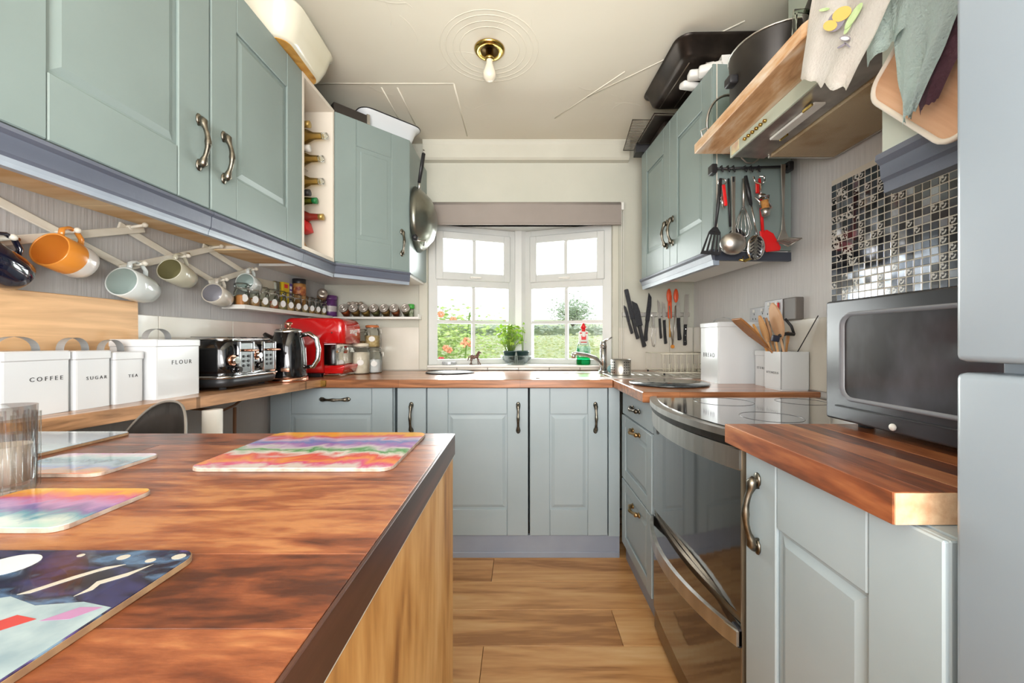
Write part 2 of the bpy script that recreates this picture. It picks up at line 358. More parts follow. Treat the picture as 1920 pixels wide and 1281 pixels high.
mb = MB(WALLB); mb.box(XL-.08, -1.1, YF-.1, YF, 0, ZC); mb.box(1.0, XR+.08, YF-.1, YF, 0, ZC); mb.box(-1.1, 1.0, YF-.1, YF, 2.2, ZC); mb.box(-1.1, 1.0, YF-.1, YF, 0, .5)
struct(mb, 'wall_rear')
# coving board over the window
mb = MB(TRIMW); mb.prism([(YB, 2.245), (YB-.035, 2.25), (YB-.045, 2.262), (YB-.05, 2.34), (YB-.06, 2.358), (YB-.06, ZC), (YB, ZC)], 'x', -.62, .70); struct(mb, 'trim_2')
# bay: head, cill and outer apron
AP = 2.83
struct(MB(UPVC).prism([(-WX, 2.6), (WX, 2.6), (WX, 2.74), (0, 2.93), (-WX, 2.74)], 'z', WZ1, WZ1+.05), 'trim_3')
mb = MB(WHITEP); mb.prism([(-WX, 2.585), (WX, 2.585), (WX, 2.74), (0, 2.93), (-WX, 2.74)], 'z', WZ0-.012, WZ0)
struct(mb, 'trim_4')
struct(MB(WALLB).prism([(-WX, 2.6), (WX, 2.6), (WX, 2.74), (0, 2.93), (-WX, 2.74)], 'z', .55, WZ0-.013), 'trim_5')
def window(name, flip):
    # local x from jamb to apex, outer face +y; both legs of the V
    L = math.hypot(WX, AP-2.62); ang = math.atan2(AP-2.62, WX)
    root = bpy.data.objects.new(name, None); COL.objects.link(root); root['kind'] = 'structure'
    if not flip: root.location = (-WX, 2.62, 0); root.rotation_euler = (0, 0, ang); s = 1
    else: root.location = (WX, 2.62, 0); root.rotation_euler = (0, 0, -ang); s = -1
    def bx(mb, x0, x1, *r, **k):
        a, b = (x0, x1) if s == 1 else (-x1, -x0); mb.box(a, b, *r, **k)
    z0, z1, zt0, zt1 = WZ0, WZ1, 1.452, 1.508
    e = L-.035
    m = MB(UPVC); bx(m, 0, .06, 0, .06, z0, z1, bev=.004); bx(m, e-.05, e, 0, .06, z0, z1, bev=.004)
    bx(m, .055, e-.045, .001, .059, z0, z0+.035, bev=.004); bx(m, .055, e-.045, .001, .059, z1-.06, z1, bev=.004); bx(m, .055, e-.045, .001, .059, zt0, zt1, bev=.004)
    m.build('frame', root)
    m = MB(UPVC)
    a, b, c, d = .045, e-.04, zt1-.012, z1-.042
    bx(m, a, a+.05, -.014, .02, c, d, bev=.005); bx(m, b-.05, b, -.014, .02, c, d, bev=.005)
    bx(m, a+.045, b-.045, -.0135, .02, c, c+.05, bev=.005); bx(m, a+.045, b-.045, -.0135, .02, d-.05, d, bev=.005)
    sash = m.build('sash', root)
    m = MB(WHITEP); mid = (a+b)/2; bx(m, mid-.03, mid+.02, -.03, -.012, c+.012, c+.026, bev=.003); bx(m, mid-.02, mid+.045, -.04, -.028, c+.014, c+.024, bev=.003); m.build('window_handle', sash)
    m = MB(UPVC); mid = (.06+e-.05)/2
    bx(m, mid-.011, mid+.011, .018, .038, z0+.03, zt0+.004); m.build('glazing_bar', root)
    m = MB(UPVC); bx(m, .055, e-.045, .019, .037, 1.206, 1.228); m.build('glazing_bar', root)
    m = MB(UPVC); bx(m, mid-.011, mid+.011, .0, .02, c+.045, d-.045); m.build('glazing_bar', sash)
    m = MB(GLASSC); bx(m, .056, e-.046, .026, .029, z0+.03, zt0+.004); m.build('pane', root)
    m = MB(GLASSC); bx(m, a+.045, b-.045, .008, .011, c+.045, d-.045); m.build('pane', sash)
    if not flip:
        m = MB(UPVC); m.prism([(L-.04, -.012), (L+.0, -.03), (L+.035, -.025), (L+.035, .05), (L, .08), (L-.04, .06)], 'z', z0, z1); m.build('corner_post', root)
    return root
window('window_1', False); window('window_2', True)
# wall tiles
def tiles_run(parent, ax, u0, u1, zlist, tw, const, sgn, start=0, th=.006):
    u = u0
    while u < u1-.01:
        v = min(u+tw, u1)
        for z0, z1 in zlist:
            m = MB(TILE); g = .0012
            if ax == 'x': m.box(u+g, v-g, const-th, const, z0+g, z1-g, bev=.0015)
            else:
                a, b = (const, const+th) if sgn > 0 else (const-th, const)
                m.box(a, b, u+g, v-g, z0+g, z1-g, bev=.0015)
            m.build('tile', parent)
        u = v
ZT = 1.178
tiles_run(wb, 'x', XL+.007, -WX-.01, [(.899, ZT)], .36, YB, 1)
tiles_run(wb, 'x', WX+.04, XR-.007, [(.899, ZT)], .33, YB, 1)
tiles_run(wb, 'x', -WX-.01, WX+.04, [(.899, WZ0-.013)], .2, YB, 1)
tiles_run(wl, 'y', -.4, YB-.007, [(.93, ZT)], .36, XL, 1)
tiles_run(wr, 'y', 1.45, YB-.007, [(.899, ZT)], .33, XR, -1)
tiles_run(wr, 'y', .4, 1.44, [(.899, 1.085)], .3, XR, -1)
m = MB(TRIMW); m.box(-.655, -WX, YB-.012, YB, .9, 1.9, bev=.003); m.box(WX, .64, YB-.012, YB, .9, WZ1, bev=.003); struct(m, 'trim_6')

# ---------------------------------------------------------------- cabinets
def door_mb(w_, h, m, st=.105, rail=.13, g=.0016):
    b = MB(m); b.box(0, w_, .008, .02, 0, h, bev=.002)
    st = min(st, w_*.3)
    b.box(0, st-g, 0, .0085, 0, h, bev=.0022); b.box(w_-st+g, w_, 0, .0085, 0, h, bev=.0022)
    b.box(st+g*.2, w_-st-g*.2, .0006, .0085, 0, rail, bev=.0022); b.box(st+g*.2, w_-st-g*.2, .0006, .0085, h-rail, h, bev=.0022)
    x0, x1, z0, z1 = st+.008, w_-st-.008, rail+.008, h-rail-.008; i = .016
    if x1-x0 > .06:
        V = [b.bm.verts.new(p) for p in ((x0, .0082, z0), (x1, .0082, z0), (x1, .0082, z1), (x0, .0082, z1), (x0+i, .0022, z0+i), (x1-i, .0022, z0+i), (x1-i, .0022, z1-i), (x0+i, .0022, z1-i))]
        for q in ((4, 5, 6, 7), (0, 1, 5, 4), (1, 2, 6, 5), (2, 3, 7, 6), (3, 0, 4, 7)): b.bm.faces.new([V[k] for k in q])
        b._new(m)
    return b
def slab_mb(w_, h, m, inset=0):
    b = MB(m); b.box(0, w_, .004, .02, 0, h, bev=.002)
    if inset:
        i = inset; b.box(i, w_-i, 0, .005, i, h-i, bev=.003)
    return b
def handle(parent, x, z, L=.135, horiz=False, m=None, d=.032, s=1.75):
    """bow handle with leaf ends on a face at y=0 of the parent's frame"""
    m = m or PEWTER; b = MB(m); N = 14; pts = []; rad = []
    for i in range(N+1):
        t = -1+2*i/N; u = t*L/2; bow = -(math.cos(t*PI/2)**.8)*d*.75-.004 - (.004 if abs(t) > .8 else 0)
        pts.append((u, bow)); a = abs(t); rad.append((.0036+.0030*max(0, 1-abs(a-.82)/.2)+.0012*max(0, 1-a/.25))*s)
    P = [(x+u if horiz else x, y_, z if horiz else z+u) for u, y_ in pts]
    b.tube(P, rad, n=8, up=(1, 0, 0) if not horiz else (0, 0, 1))
    for t in (-1, 1):
        u = t*L*.47; c = (x+u if horiz else x, -.003, z if horiz else z+u)
        b.ball(c, ((.016, .005, .0115) if horiz else (.0115, .005, .016)), n=8)
        u = t*L*.36; 
        b.cyl((x+u if horiz else x, 0, z if horiz else z+u), (x+u if horiz else x, -.018, z if horiz else z+u), .003, n=8)
    for dz in (-.004, .004):
        c = (x+dz if horiz else x, -d*.75-.004, z if horiz else z+dz); b.ball(c, .0046*s, n=8)
    return b.build('handle', parent)
def put_door(root, x0, z0, w_, h, m, hs=None, name='door', rail=.13, slab=None, st=.105, L=.135, hm=None):
    b = slab_mb(w_, h, m, slab) if slab is not None else door_mb(w_, h, m, st, rail)
    for v in b.bm.verts: v.co += Vector((x0, 0, z0))
    d = b.build(name, root)
    if hs: handle(d, x0+hs[0], z0+hs[1], L, horiz=len(hs) > 2, m=hm)
    return d
SLATEL = mat('pale lip paint', '8792a0', .35, c2='9aa5b0')
def cornice(root, poly_x0, poly_x1, zt, d=.022):
    m = MB(SLATE); m.prism([(d, zt), (-.010, zt), (-.012, zt-.008), (-.004, zt-.014), (-.002, zt-.044), (.002, zt-.05), (d, zt-.05)], 'x', poly_x0, poly_x1)
    c = m.build('cornice', root)
    m = MB(SLATEL); m.prism([(d, zt-.0502), (.002, zt-.0502), (.005, zt-.058), (.006, zt-.066), (d, zt-.066)], 'x', poly_x0, poly_x1); m.build('lip', c)
    return c
ZU0, ZU1 = 1.465, 2.19
# left wall units, fronts on X=-.887, facing +X
for k, (y0, lab, hx) in enumerate(((.645, 'left wall cupboard nearest the camera, blue-green door with the handle at its far edge', .455), (1.1475, 'blue-green wall cupboard between the nearest cupboard and the open bottle shelf', .045))):
    w_ = .4995 if k == 0 else .483
    c = thing('wall_cabinet', lab, 'cabinet', (-.887, y0, 0), PI/2)
    MB(CREAMP).box(0, w_, .0225, XL*-1-.887, ZU0+.022, ZU1, bev=.001).build('carcass', c)
    m = MB(CHIP); m.box(0, w_, .0225, XL*-1-.89, ZU0+.012, ZU0+.0215); m.build('underside_board', c)
    put_door(c, .002, ZU0+.002, w_-.004, ZU1-ZU0-.004, PAINT, (hx, .17))
    cornice(c, 0, w_, ZU0-.006)
c = thing('wall_cabinet', 'cropped blue-green wall cupboard at the far left edge of the picture', 'cabinet', (-.887, .10, 0), PI/2)
MB(CREAMP).box(0, .544, .0205, .383, ZU0, ZU1, bev=.001).build('carcass', c); put_door(c, .002, ZU0+.002, .54, .721, PAINT, (.5, .17)); cornice(c, 0, .544, ZU0-.006)
# open bottle shelf
c = thing('bottle_rack', 'open cream shelf unit holding bottles on their sides, beside the corner cupboard', 'shelf', (-.887, 1.632, 0), PI/2)
w_ = .278; D = .382
m = MB(CREAMP); m.box(0, .012, 0, D, ZU0, ZU1); m.build('side_panel', c)
m = MB(CREAMP); m.box(w_-.014, w_, 0, D, ZU0, ZU1); m.build('side_panel', c)
m = MB(CREAMP); m.box(.0125, w_-.0145, 0, D, ZU1-.016, ZU1); m.build('top_panel', c)
m = MB(CREAMP); m.box(.0125, w_-.0145, 0, D, ZU0, ZU0+.016); m.build('bottom_panel', c)
m = MB(CREAMP); m.box(.0125, w_-.0145, D-.008, D, ZU0+.017, ZU1-.1); m.build('back_panel', c)
BZ = [2.035, 1.93, 1.825, 1.735, 1.66]
for z in BZ:
    m = MB(STEEL)
    for yy in (.12, .30): m.cyl((.012, yy, z-.036), (w_-.014, yy, z-.036), .0025, n=6)
    m.build('wire_support', c)
cornice(c, 0, w_, ZU0-.006)
m = MB(CHIP); m.box(0, w_, .03, D, ZU0-.006, ZU0-.0005); m.build('underside_board', c)
# corner cabinet, diagonal front
c = thing('corner_wall_cabinet', 'diagonal blue-green corner wall cupboard with a wok on its side', 'cabinet', (-.887, 1.912, 0), PI/4)
wD = math.hypot(.281, .283)
m = MB(PAINT); R = RZ(-PI/4) @ TR(.887, -1.912, 0)
m.prism([(-.887+.012, 1.914+.016), (-.606-.0, 2.197), (-.606, YB-.001), (XL+.002, YB-.001), (XL+.002, 1.914)], 'z', ZU0, ZU1, M=R)
m.build('carcass', c)
put_door(c, .002, ZU0+.004, wD-.004, ZU1-ZU0-.006, PAINT, (wD-.05, .15), L=.125)
cornice(c, 0.0, wD, ZU0-.003)
m = MB(WHITEP); m.prism([(XL+.01, 1.93), (-.88, 1.93), (-.62, 2.2), (-.62, YB-.01), (XL+.01, YB-.01)], 'z', ZU0-.014, ZU0-.001, M=R); m.build('underside_board', c)
# right wall cabinet, turned a little
c = thing('wall_cabinet', 'two-door blue-green wall cupboard with the utensil rail on its end', 'cabinet', (.72, 2.37, 0), -PI/2+math.atan2(.045, .776))
w_ = .777; D = .325
m = MB(PAINT); m.box(0, w_, .0205, D, ZU0-.01, ZU1); m.build('carcass', c)
m = MB(PAINT); m.box(w_-.0, w_+.004, .0205, D, ZU0-.012, ZU1+.002); m.build('end_panel', c)
m = MB(CREAMP); m.box(w_, w_+.0045, .0165, .0200, ZU0-.012, ZU1+.002); m.build('edging_strip', c)
m = MB(PAINT); m.box(w_-.002, w_+.004, .001, .0163, ZU0-.012, ZU1+.002, bev=.001); m.build('edge_trim', c)
put_door(c, .002, ZU0-.012+.002, w_/2-.003, .73, PAINT, (w_/2-.035, .17), L=.125, st=.08)
put_door(c, w_/2+.001, ZU0-.012+.002, w_/2-.003, .73, PAINT, (.035, .17), L=.125, st=.08)
m = MB(SLATE); m.prism([(.03, 1.452), (-.010, 1.452), (-.012, 1.442), (-.004, 1.434), (.002, 1.412), (.03, 1.412)], 'x', 0, w_); m.box(w_-.012, w_+.006, .012, D, 1.41, 1.445, mat('dark slate strip', '3d424e', .4)); m.build('cornice', c)
m = MB(SLATEL); m.prism([(.03, 1.4118), (.003, 1.4118), (.006, 1.392), (.03, 1.392)], 'x', 0, w_); m.build('lip', c)
m = MB(WHITEP); m.box(0.005, w_-.013, .03, D, 1.44, 1.454); m.build('underside_board', c)
# near right wall cabinet
c = thing('wall_cabinet', 'pale cupboard over the microwave with a slate cornice, half hidden by the fridge', 'cabinet', (.75, .83, 0), -PI/2)
m = MB(CREAMP); m.box(0, .4, .0205, .378, 1.475, 2.1); m.build('carcass', c)
m = MB(mat('pale sage panel', 'b8bfb3', .4, c2='c0c6ba')); m.box(0, .115, 0, .02, 1.475, 2.1, bev=.002); m.build('filler_panel', c)
put_door(c, .118, 1.475, .28, .62, PAINT, None, st=.06)
m = MB(SLATE); m.prism([(.03, 1.474), (-.012, 1.474), (-.014, 1.462), (-.004, 1.452), (-.002, 1.425), (.004, 1.418), (.005, 1.396), (.03, 1.396)], 'x', 0, .4); m.build('cornice', c)
m = MB(wood('orange veneer', ('8a5222', 'a8672e', 'b97a3c'), 0, 5)); m.box(0, .4, .03, .37, 1.46, 1.4745); m.build('underside_board', c)
# base units on the back wall
def base_unit(lab, x0, x1, doors, yf=2.0, hm=None):
    c = thing('base_cabinet', lab, 'cabinet', (x0, yf, 0)); w_ = x1-x0
    MB(PAINTL).box(.001, w_-.001, .021, YB-yf-.002, .11, .855).build('carcass', c)
    for d in doors: put_door(c, *d)
    return c
base_unit('blue-grey base unit left of the narrow door, with a horizontal handle', XL+.02, -.632, [(.0, .115, .612, .738, PAINTL, (.325, .682, 1))])
base_unit('narrow blue-grey pull-out unit between two wider base cupboards', -.615, -.469, [(.0, .115, .144, .738, PAINTL, (.072, .59), 'door', .13, 0)])
base_unit('widest door of the base cupboards, blue-grey, left of centre under the worktop', -.466, .042, [(.002, .115, .504, .738, PAINTL, (.455, .59))])
base_unit('blue-grey base cupboard under the sink with rust stains around its handle', .048, .442, [(.002, .115, .388, .738, PAINTL, (.327, .59), 'door', .13, None, .1)])
m = MB(PAINTL); m.box(.444, .499, 2.003, 2.03, .11, .855); struct(m, 'trim_7')
m = MB(PLINTH); m.box(XL, .5, 2.01, 2.03, .028, .112); m.box(XL, .5, 2.004, 2.012, 0, .03, bev=.003); struct(m, 'baseboard_back')
# drawers, right
c = thing('drawer_unit', 'blue-grey unit of three drawers between the corner and the cooker', 'drawers', (.5, 1.965, 0), -PI/2)
w_ = .445
m = MB(PAINTL); m.box(0.001, w_, .021, .6, .10, .855); m.build('carcass', c)
for (z0, z1, rl) in ((.735, .853, 0), (.425, .729, .05), (.105, .419, .05)):
    if rl: put_door(c, .002, z0, w_-.004, z1-z0, PAINTL, (w_/2+.02, z1-z0-.035 if z0 > .3 else z1-z0-.06, 1), 'drawer', rl, L=.1, hm=PEWTERD, st=.06)
    else: put_door(c, .002, z0, w_-.004, z1-z0, PAINTL, (w_/2+.02, .058, 1), 'drawer', slab=0, L=.1)
m = MB(PLINTH); m.box(.53, .545, 1.52, 2.0, 0, .10); struct(m, 'baseboard_right')
# cabinet by the camera on the right
c = thing('base_cabinet', 'blue-grey base cupboard nearest the camera, under the chamfered worktop end', 'cabinet', (.5, .888, 0), -PI/2)
w_ = .418
MB(PAINTL).box(0, w_, .021, .62, .11, .855).build('carcass', c)
put_door(c, .002, .113, w_-.004, .74, PAINTL, (.048, .615), L=.15, hm=PEWTER)
m = MB(PLINTH); m.box(0, w_, .05, .065, 0, .109); m.build('kick_board', c)
# fridge
FRP = mat('satin blue grey fridge door', '87929b', .3, c2='8d98a1', sc_=2, coat=.2)
c = thing('fridge_freezer', 'tall blue-grey fridge freezer filling the right edge of the picture', 'fridge', (.5, .462, 0), -PI/2)
m = MB(FRP); m.box(0, .6, .055, .62, .02, 1.86, bev=.004); m.build('body', c)
m = MB(FRP); m.box(0, .6, 0, .05, 1.066, 1.85, bev=.008, seg=3); m.build('door', c)
m = MB(FRP); m.box(0, .6, 0, .05, .06, 1.054, bev=.008, seg=3); m.build('door', c)
m = MB(BLACKM); m.box(.02, .58, .06, .5, 0, .02); m.build('foot', c)
# worktops
ZW = .897
c = single(MB(WTOP).box(XL, .4595, 1.975, YB-.008, ZW-.04, ZW, bev=.003), 'worktop', 'reddish wooden worktop running under the window from the coffee machine to the sink', 'worktop')
c = single(MB(WTOP).box(.4605, XR, 1.5, YB-.008, ZW-.04, ZW, bev=.003), 'worktop', 'wooden worktop in the right corner carrying the bread bin', 'worktop')
def zl(Y): return .915-.0142*(Y-.85)
m = MB(WTOPL); pts = [(XL, .85), (-1.07, .85), (-.98, 1.974), (XL, 1.974)]
V = [m.bm.verts.new((x, y, zl(y)+dz)) for dz in (-.036, 0) for x, y in pts]
for q in ((3, 2, 1, 0), (4, 5, 6, 7), (0, 1, 5, 4), (1, 2, 6, 5), (2, 3, 7, 6), (3, 0, 4, 7)): m.bm.faces.new([V[k] for k in q])
m._new(WTOPL)
c = single(m, 'worktop', 'narrow light wooden shelf worktop along the left wall under the canisters', 'worktop')
m = MB(BRASS); m.box(-.99, -.955, 1.966, 1.974, ZW-.033, ZW-.002, bev=.001); m.build('joint_bracket', c)
m = MB(WHITEP); m.lathe([(0, 0), (.028, 0), (.028, .862), (0, .862)], M=TR(0, 0, 0), n=20); single(m, 'support_post', 'round white post holding up the left worktop', 'post', (-1.015, 1.32, .0))
# near worktop, staved
c = thing('worktop', 'oiled wooden worktop with a blunt cut end in front of the microwave', 'worktop', (.475, .51, ZW-.042))
x = 0; i = 0
while x < .65:
    x1 = min(x+.0495, .6545)
    m = MB(STAVEY); m.box(x+.0001, x1-.0001, 0, .418, 0, .042, bev=.0006); o = m.build('stave', c); x = x1; i += 1
m = MB(ENDG); m.box(.002, .652, -.002, -.0001, .001, .041); m.build('end_grain', c)
# island
c = thing('kitchen_island', 'large dark oiled wooden island top on a pine ply base in the foreground', 'island', (-.135, .832, 0))
rg = random.Random(11); y = 0; row = 0
while y > -1.35:
    y1 = y-.094; x = 0; cuts = [0, -rg.uniform(.25, .75), -1.13] if row % 2 else [0, -rg.uniform(.5, .9), -1.13]
    for a, b in zip(cuts, cuts[1:]):
        MB(STAVE).box(b+.0002, a-.0002 if a < 0 else -.004, y1+.0001, y-.0001, ZW-.043, ZW, bev=.0004).build('stave', c)
    y = y1; row += 1
m = MB(EDGED); m.box(-.0038, 0, y, 0, ZW-.043, ZW-.0005, bev=.0006); m.build('edge_strip', c)
m = MB(TRIMW); m.box(-.006, -.001, y, -.001, ZW-.0455, ZW-.0431); m.build('caulk_line', c)
m = MB(PINE); m.box(-.022, -.004, y+.02, -.004, 0, ZW-.046); m.build('side_panel', c)
m = MB(PINE); m.box(-1.12, -.0225, -.022, -.004, 0, ZW-.044); m.build('end_panel', c)
m = MB(PINE); m.box(-1.12, -.0225, y+.02, y+.04, 0, ZW-.044); m.build('end_panel', c)
# ---------------------------------------------------------------- cooker (fronts face -X)
c = thing('cooker', 'freestanding stainless and black glass double oven cooker with a bowed front', 'cooker', (.5, 1.498, 0), -PI/2)
w_ = .596
def bow(x, d=.055): return -d*(1-((x-w_/2)/(w_/2))**2)**1.0
m = MB(MWCASE); m.box(0, w_, .02, .61, .02, .845, bev=.002); m.build('body', c)
N = 16; xs = [w_*i/N for i in range(N+1)]
def band(mb, y_off, z0, z1, th, d, m, b=.0, x0=0, x1=w_, yb=None):
    q = [x0+(x1-x0)*i/N for i in range(N+1)]
    front = [(x, bow(x, d)+y_off) for x in q]
    back = [(x, (bow(x, d)+y_off+th) if yb is None else yb) for x in reversed(q)]
    mb.prism(front+back, 'z', z0, z1, m, bev=b)
m = MB(); band(m, -.012, .868, .884, .0, .06, STEEL, .004, yb=.60); m.build('hob_frame', c)
m = MB(); band(m, .012, .8842, .8862, 0, .055, HOBG, 0, .012, w_-.012, yb=.59); hob = m.build('hob_glass', c)
RINGM = mat('grey hob ring print', '5b5b5e', .2)
for (x, y_, r) in ((.16, .18, .09), (.43, .17, .075), (.16, .44, .075), (.43, .44, .09)):
    m = MB(RINGM); m.tube([(x+r*math.cos(k*PI/16), y_+r*math.sin(k*PI/16), .8862) for k in range(32)], .0009, n=4, closed=True); m.build('ring_mark', hob)
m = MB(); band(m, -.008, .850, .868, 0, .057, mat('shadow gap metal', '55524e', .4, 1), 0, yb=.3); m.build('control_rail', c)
# upper door
m = MB(); band(m, .0, .466, .80, .02, .012, GLASSK, .002, .004, w_-.004); d1 = m.build('oven_door', c)
m = MB(); band(m, -.006, .796, .846, .012, .052, STEEL, .003, .0, w_); hb = m.build('handle', d1)
m = MB(BLACKM); m.box(w_-.03, w_, .0, .02, .80, .845); m.build('handle_bracket', d1)
m = MB(); band(m, .004, .448, .465, .012, .03, mat('scratched chrome strip', '8d7f6c', .25, 1), 0); m.build('door_trim', c)
m = MB(); band(m, .0, .098, .446, .02, .012, GLASSK, .002, .004, w_-.004); d2 = m.build('oven_door', c)
m = MB(); band(m, -.012, .397, .436, .012, .058, STEEL, .003, 0, w_); m.build('handle', d2)
m = MB(BLACKM); m.box(w_-.03, w_, -.008, .02, .395, .437, bev=.002); m.build('handle_bracket', d2)
m = MB(); band(m, .004, .02, .094, .02, .008, mat('brown steel drawer', '8c7c6a', .3, 1, c2='75685a'), .002); m.build('storage_drawer', c)
m = MB(mat('tarnished side trim', '8a7a66', .4, .8, c2='b7a88f', sc_=30, st=(1, 1, .05))); m.box(w_-.004, w_+.002, .0, .02, .05, .86); m.build('side_trim', c)

# ---------------------------------------------------------------- microwave, front faces -X, on the near worktop
c = thing('microwave', 'dusty black microwave with a framed glass door, on the near right worktop', 'microwave', (.712, .932, ZW), -PI/2)
W_, H_ = .467, .285
m = MB(MWCASE); m.box(.005, W_, .022, .35, .012, H_, bev=.006); m.build('case', c)
m = MB(MWCASE); m.box(0, W_, 0, .021, .016, H_-.002, bev=.005, seg=2); d = m.build('door', c)
m = MB(MWCASE); R0 = rrect(.045, W_-.09, .062, H_-.03, .028, 5); R1 = rrect(.055, W_-.1, .071, H_-.039, .022, 5)
a = [m.bm.verts.new((x, -.001, z)) for x, z in R0]; b_ = [m.bm.verts.new((x, -.0075, z)) for x, z in rrect(.049, W_-.094, .066, H_-.034, .026, 5)]; e_ = [m.bm.verts.new((x, -.0005, z)) for x, z in R1]
for A, B in ((a, b_), (b_, e_)):
    for k in range(len(A)): m.bm.faces.new((A[k], A[(k+1) % len(A)], B[(k+1) % len(A)], B[k]))
m._new(mat('window frame black gloss', '80838a', .2, coat=.8), True); fr_ = m.build('window_frame', d)
m = MB(DIRTK); m.prism(R1, 'y', -.0006, .0004); m.build('window', d)
m = MB(BLACKM); m.box(.03, W_-.01, -.002, .0, .046, .049); m.build('groove_trim', d)
m = MB(WHITEP); m.ball((.17, -.002, .028), (.007, .005, .007), n=10); m.build('button', d)
for x in (.04, W_-.05):
    m = MB(RUBBER); m.cyl((x, .06, 0), (x, .06, .013), .014); m.build('foot', c)
m = MB(RUBBER); m.box(.05, .42, .3, .33, 0, .013); m.build('foot', c)

# ---------------------------------------------------------------- cooker hood (front faces -X)
c = thing('cooker_hood', 'stainless cooker hood with a pale control strip, stained filter and grey boxing above', 'extractor hood', (.76, 1.44, 0), -PI/2)
W_ = .56
HU = mat('pale green fascia', 'c0c8b6', .35, c2='b4bdab', sc_=5)
m = MB(STEELD); m.prism([(.004, 1.752), (.118, 1.745), (.118, 1.752), (.37, 1.752), (.37, 1.785), (.004, 1.785)], 'x', 0, W_); m.build('body', c)
m = MB(HU); m.box(0, W_, -.004, .004, 1.747, 1.789, bev=.001); f = m.build('control_strip', c)
for i in range(6):
    m = MB(BRASS); m.cyl((.10+i*.022, -.004, 1.766), (.10+i*.022, -.012, 1.766), .006, .005, n=8); m.build('button', f)
m = MB(mat('yellowed sticker', 'd8d4a8', .5, c2='c9a98f', sc_=30)); m.box(.012, .06, -.0055, -.0041, 1.751, 1.785); m.build('sticker', f)
FILT = mat('greasy filter', 'bba888', .5, .1, c2='8f662c', sc_=5, lo=.5, hi=.75, bump=.4, bs=300)
m = MB(FILT); m.box(.03, W_-.02, .125, .345, 1.738, 1.7515); m.build('filter', c)
m = MB(STEEL); m.box(.02, .029, .12, .35, 1.737, 1.752); m.box(.03, W_-.02, .346, .351, 1.737, 1.752); m.build('filter_rim', c)
m = MB(mat('lamp lens', 'd9d6cf', .2, c2='c8c5be', coat=.5)); m.box(.14, .34, .05, .082, 1.741, 1.749, bev=.002); l_ = m.build('lamp_lens', c)
for q in ((.30, .336, .044, .049), (.14, .176, .083, .088)): m = MB(BRASS); m.box(*q, 1.739, 1.7455); m.build('lens_clip', l_)
m = MB(mat('pale grey boxing', 'b6bfb0', .5)); m.box(-.05, .48, .24, .369, 1.83, ZC-.001); m.build('boxing', c)
m = MB(SHELFW)
m.prism([(.654, 1.50), (XR-.001, 1.50), (XR-.001, .86), (.72, .86), (.668, .885), (.654, .93)], 'z', 1.79, 1.826, bev=.002)
single(m, 'shelf_board', 'scuffed wooden board lying over the cooker hood and holding the black pot', 'shelf')

# ---------------------------------------------------------------- mosaic splashback
sp = thing('mosaic_splashback', 'black and silver glass mosaic panel on the right wall behind the microwave', 'splashback', (XR, 1.442, 1.09))
m = MB(mat('mosaic grout', 'ddd7ca', .8)); m.box(-.0062, -.0005, -.62, 0, 0, .575); m.build('grout_bed', sp)
TB = [mat('black glass tile', '26272c', .1, .4, coat=1), mat('charcoal glass tile', '565c66', .1, .7, coat=1), mat('graphite glass tile', '9aa0aa', .12, .8, coat=1)]
TP = mat('etched silver tile', '141417', .15, c2='d5d2cc', sc_=110, lo=.5, hi=.53, coat=.6, detail=1)
p = .0232; g = .0016; rg = random.Random(5); cells = [(i, j) for i in range(25) for j in range(24)]
cells = [(i, j) for i, j in cells if (i+1)*p < .6 and (j+1)*p < .575]
cells.sort(key=lambda t: -(t[1]*.0+t[0]) if t[1] > 3 and t[0] < 20 else 1000+t[0])
meshes = {}
rest = MB()
for n_, (i, j) in enumerate(cells):
    mt = TP if rg.random() < .27 else rg.choice(TB)
    if n_ < 300:
        k = (mt.name)
        if k not in meshes:
            q = MB(mt); q.box(-.0075, -.004, -p+g, -g, g, p-g, bev=.0009); o = q.build('tile', sp); meshes[k] = o.data
        else: o = bpy.data.objects.new('tile', meshes[k]); COL.objects.link(o); o.parent = sp
        o.location = (0, -i*p, j*p)
    else: rest.box(-.0075, -.004, -(i+1)*p+g, -i*p-g, j*p+g, (j+1)*p-g, mt)
o = rest.build('small_tiles', sp); o['kind'] = 'stuff'

# ---------------------------------------------------------------- white tins
def canister(x0, x1, y0, y1, z, h, word, lab, ts, group, face='x', lid=True, hand=True, tz=.5, name='storage_tin'):
    c = thing(name, lab, 'canister', ((x0+x1)/2, (y0+y1)/2, z), 0, group)
    a, b = (x1-x0)/2, (y1-y0)/2
    m = MB(WHITE); m.prism(rrect(-a, a, -b, b, .008, 3), 'z', 0, h-.02 if lid else h); 
    if not lid:
        m = MB(WHITE); m.prism(rrect(-a, a, -b, b, .008, 3), 'z', 0, .004)
        for q in ((-a, a, -b, -b+.003), (-a, a, b-.003, b), (-a, -a+.003, -b, b), (a-.003, a, -b, b)): m.box(*q, .004, h, bev=.001)
    m.build('body', c)
    if lid:
        m = MB(WHITE); m.prism(rrect(-a-.0025, a+.0025, -b-.0025, b+.0025, .009, 3), 'z', h-.024, h, bev=.003); l = m.build('lid', c)
        if hand:
            m = MB(WHITE); r = min(.042, b*.66)
            m.grid(lambda u, v: Vector((-.011+.022*v, r*math.cos(PI*u), h-.002+.036*math.sin(PI*u)**.8)), 14, 1, thick=.0015); m.build('lid_handle', l)
    if word:
        if face == 'x': M = TR(a+.0004, ts[1], h*tz) @ RZ(PI/2) @ RX(PI/2)
        else: M = TR(-a-.0004, ts[1], h*tz) @ RZ(-PI/2) @ RX(PI/2)
        text(word, ts[0], DARKT, c, M, space=1.5)
    return c
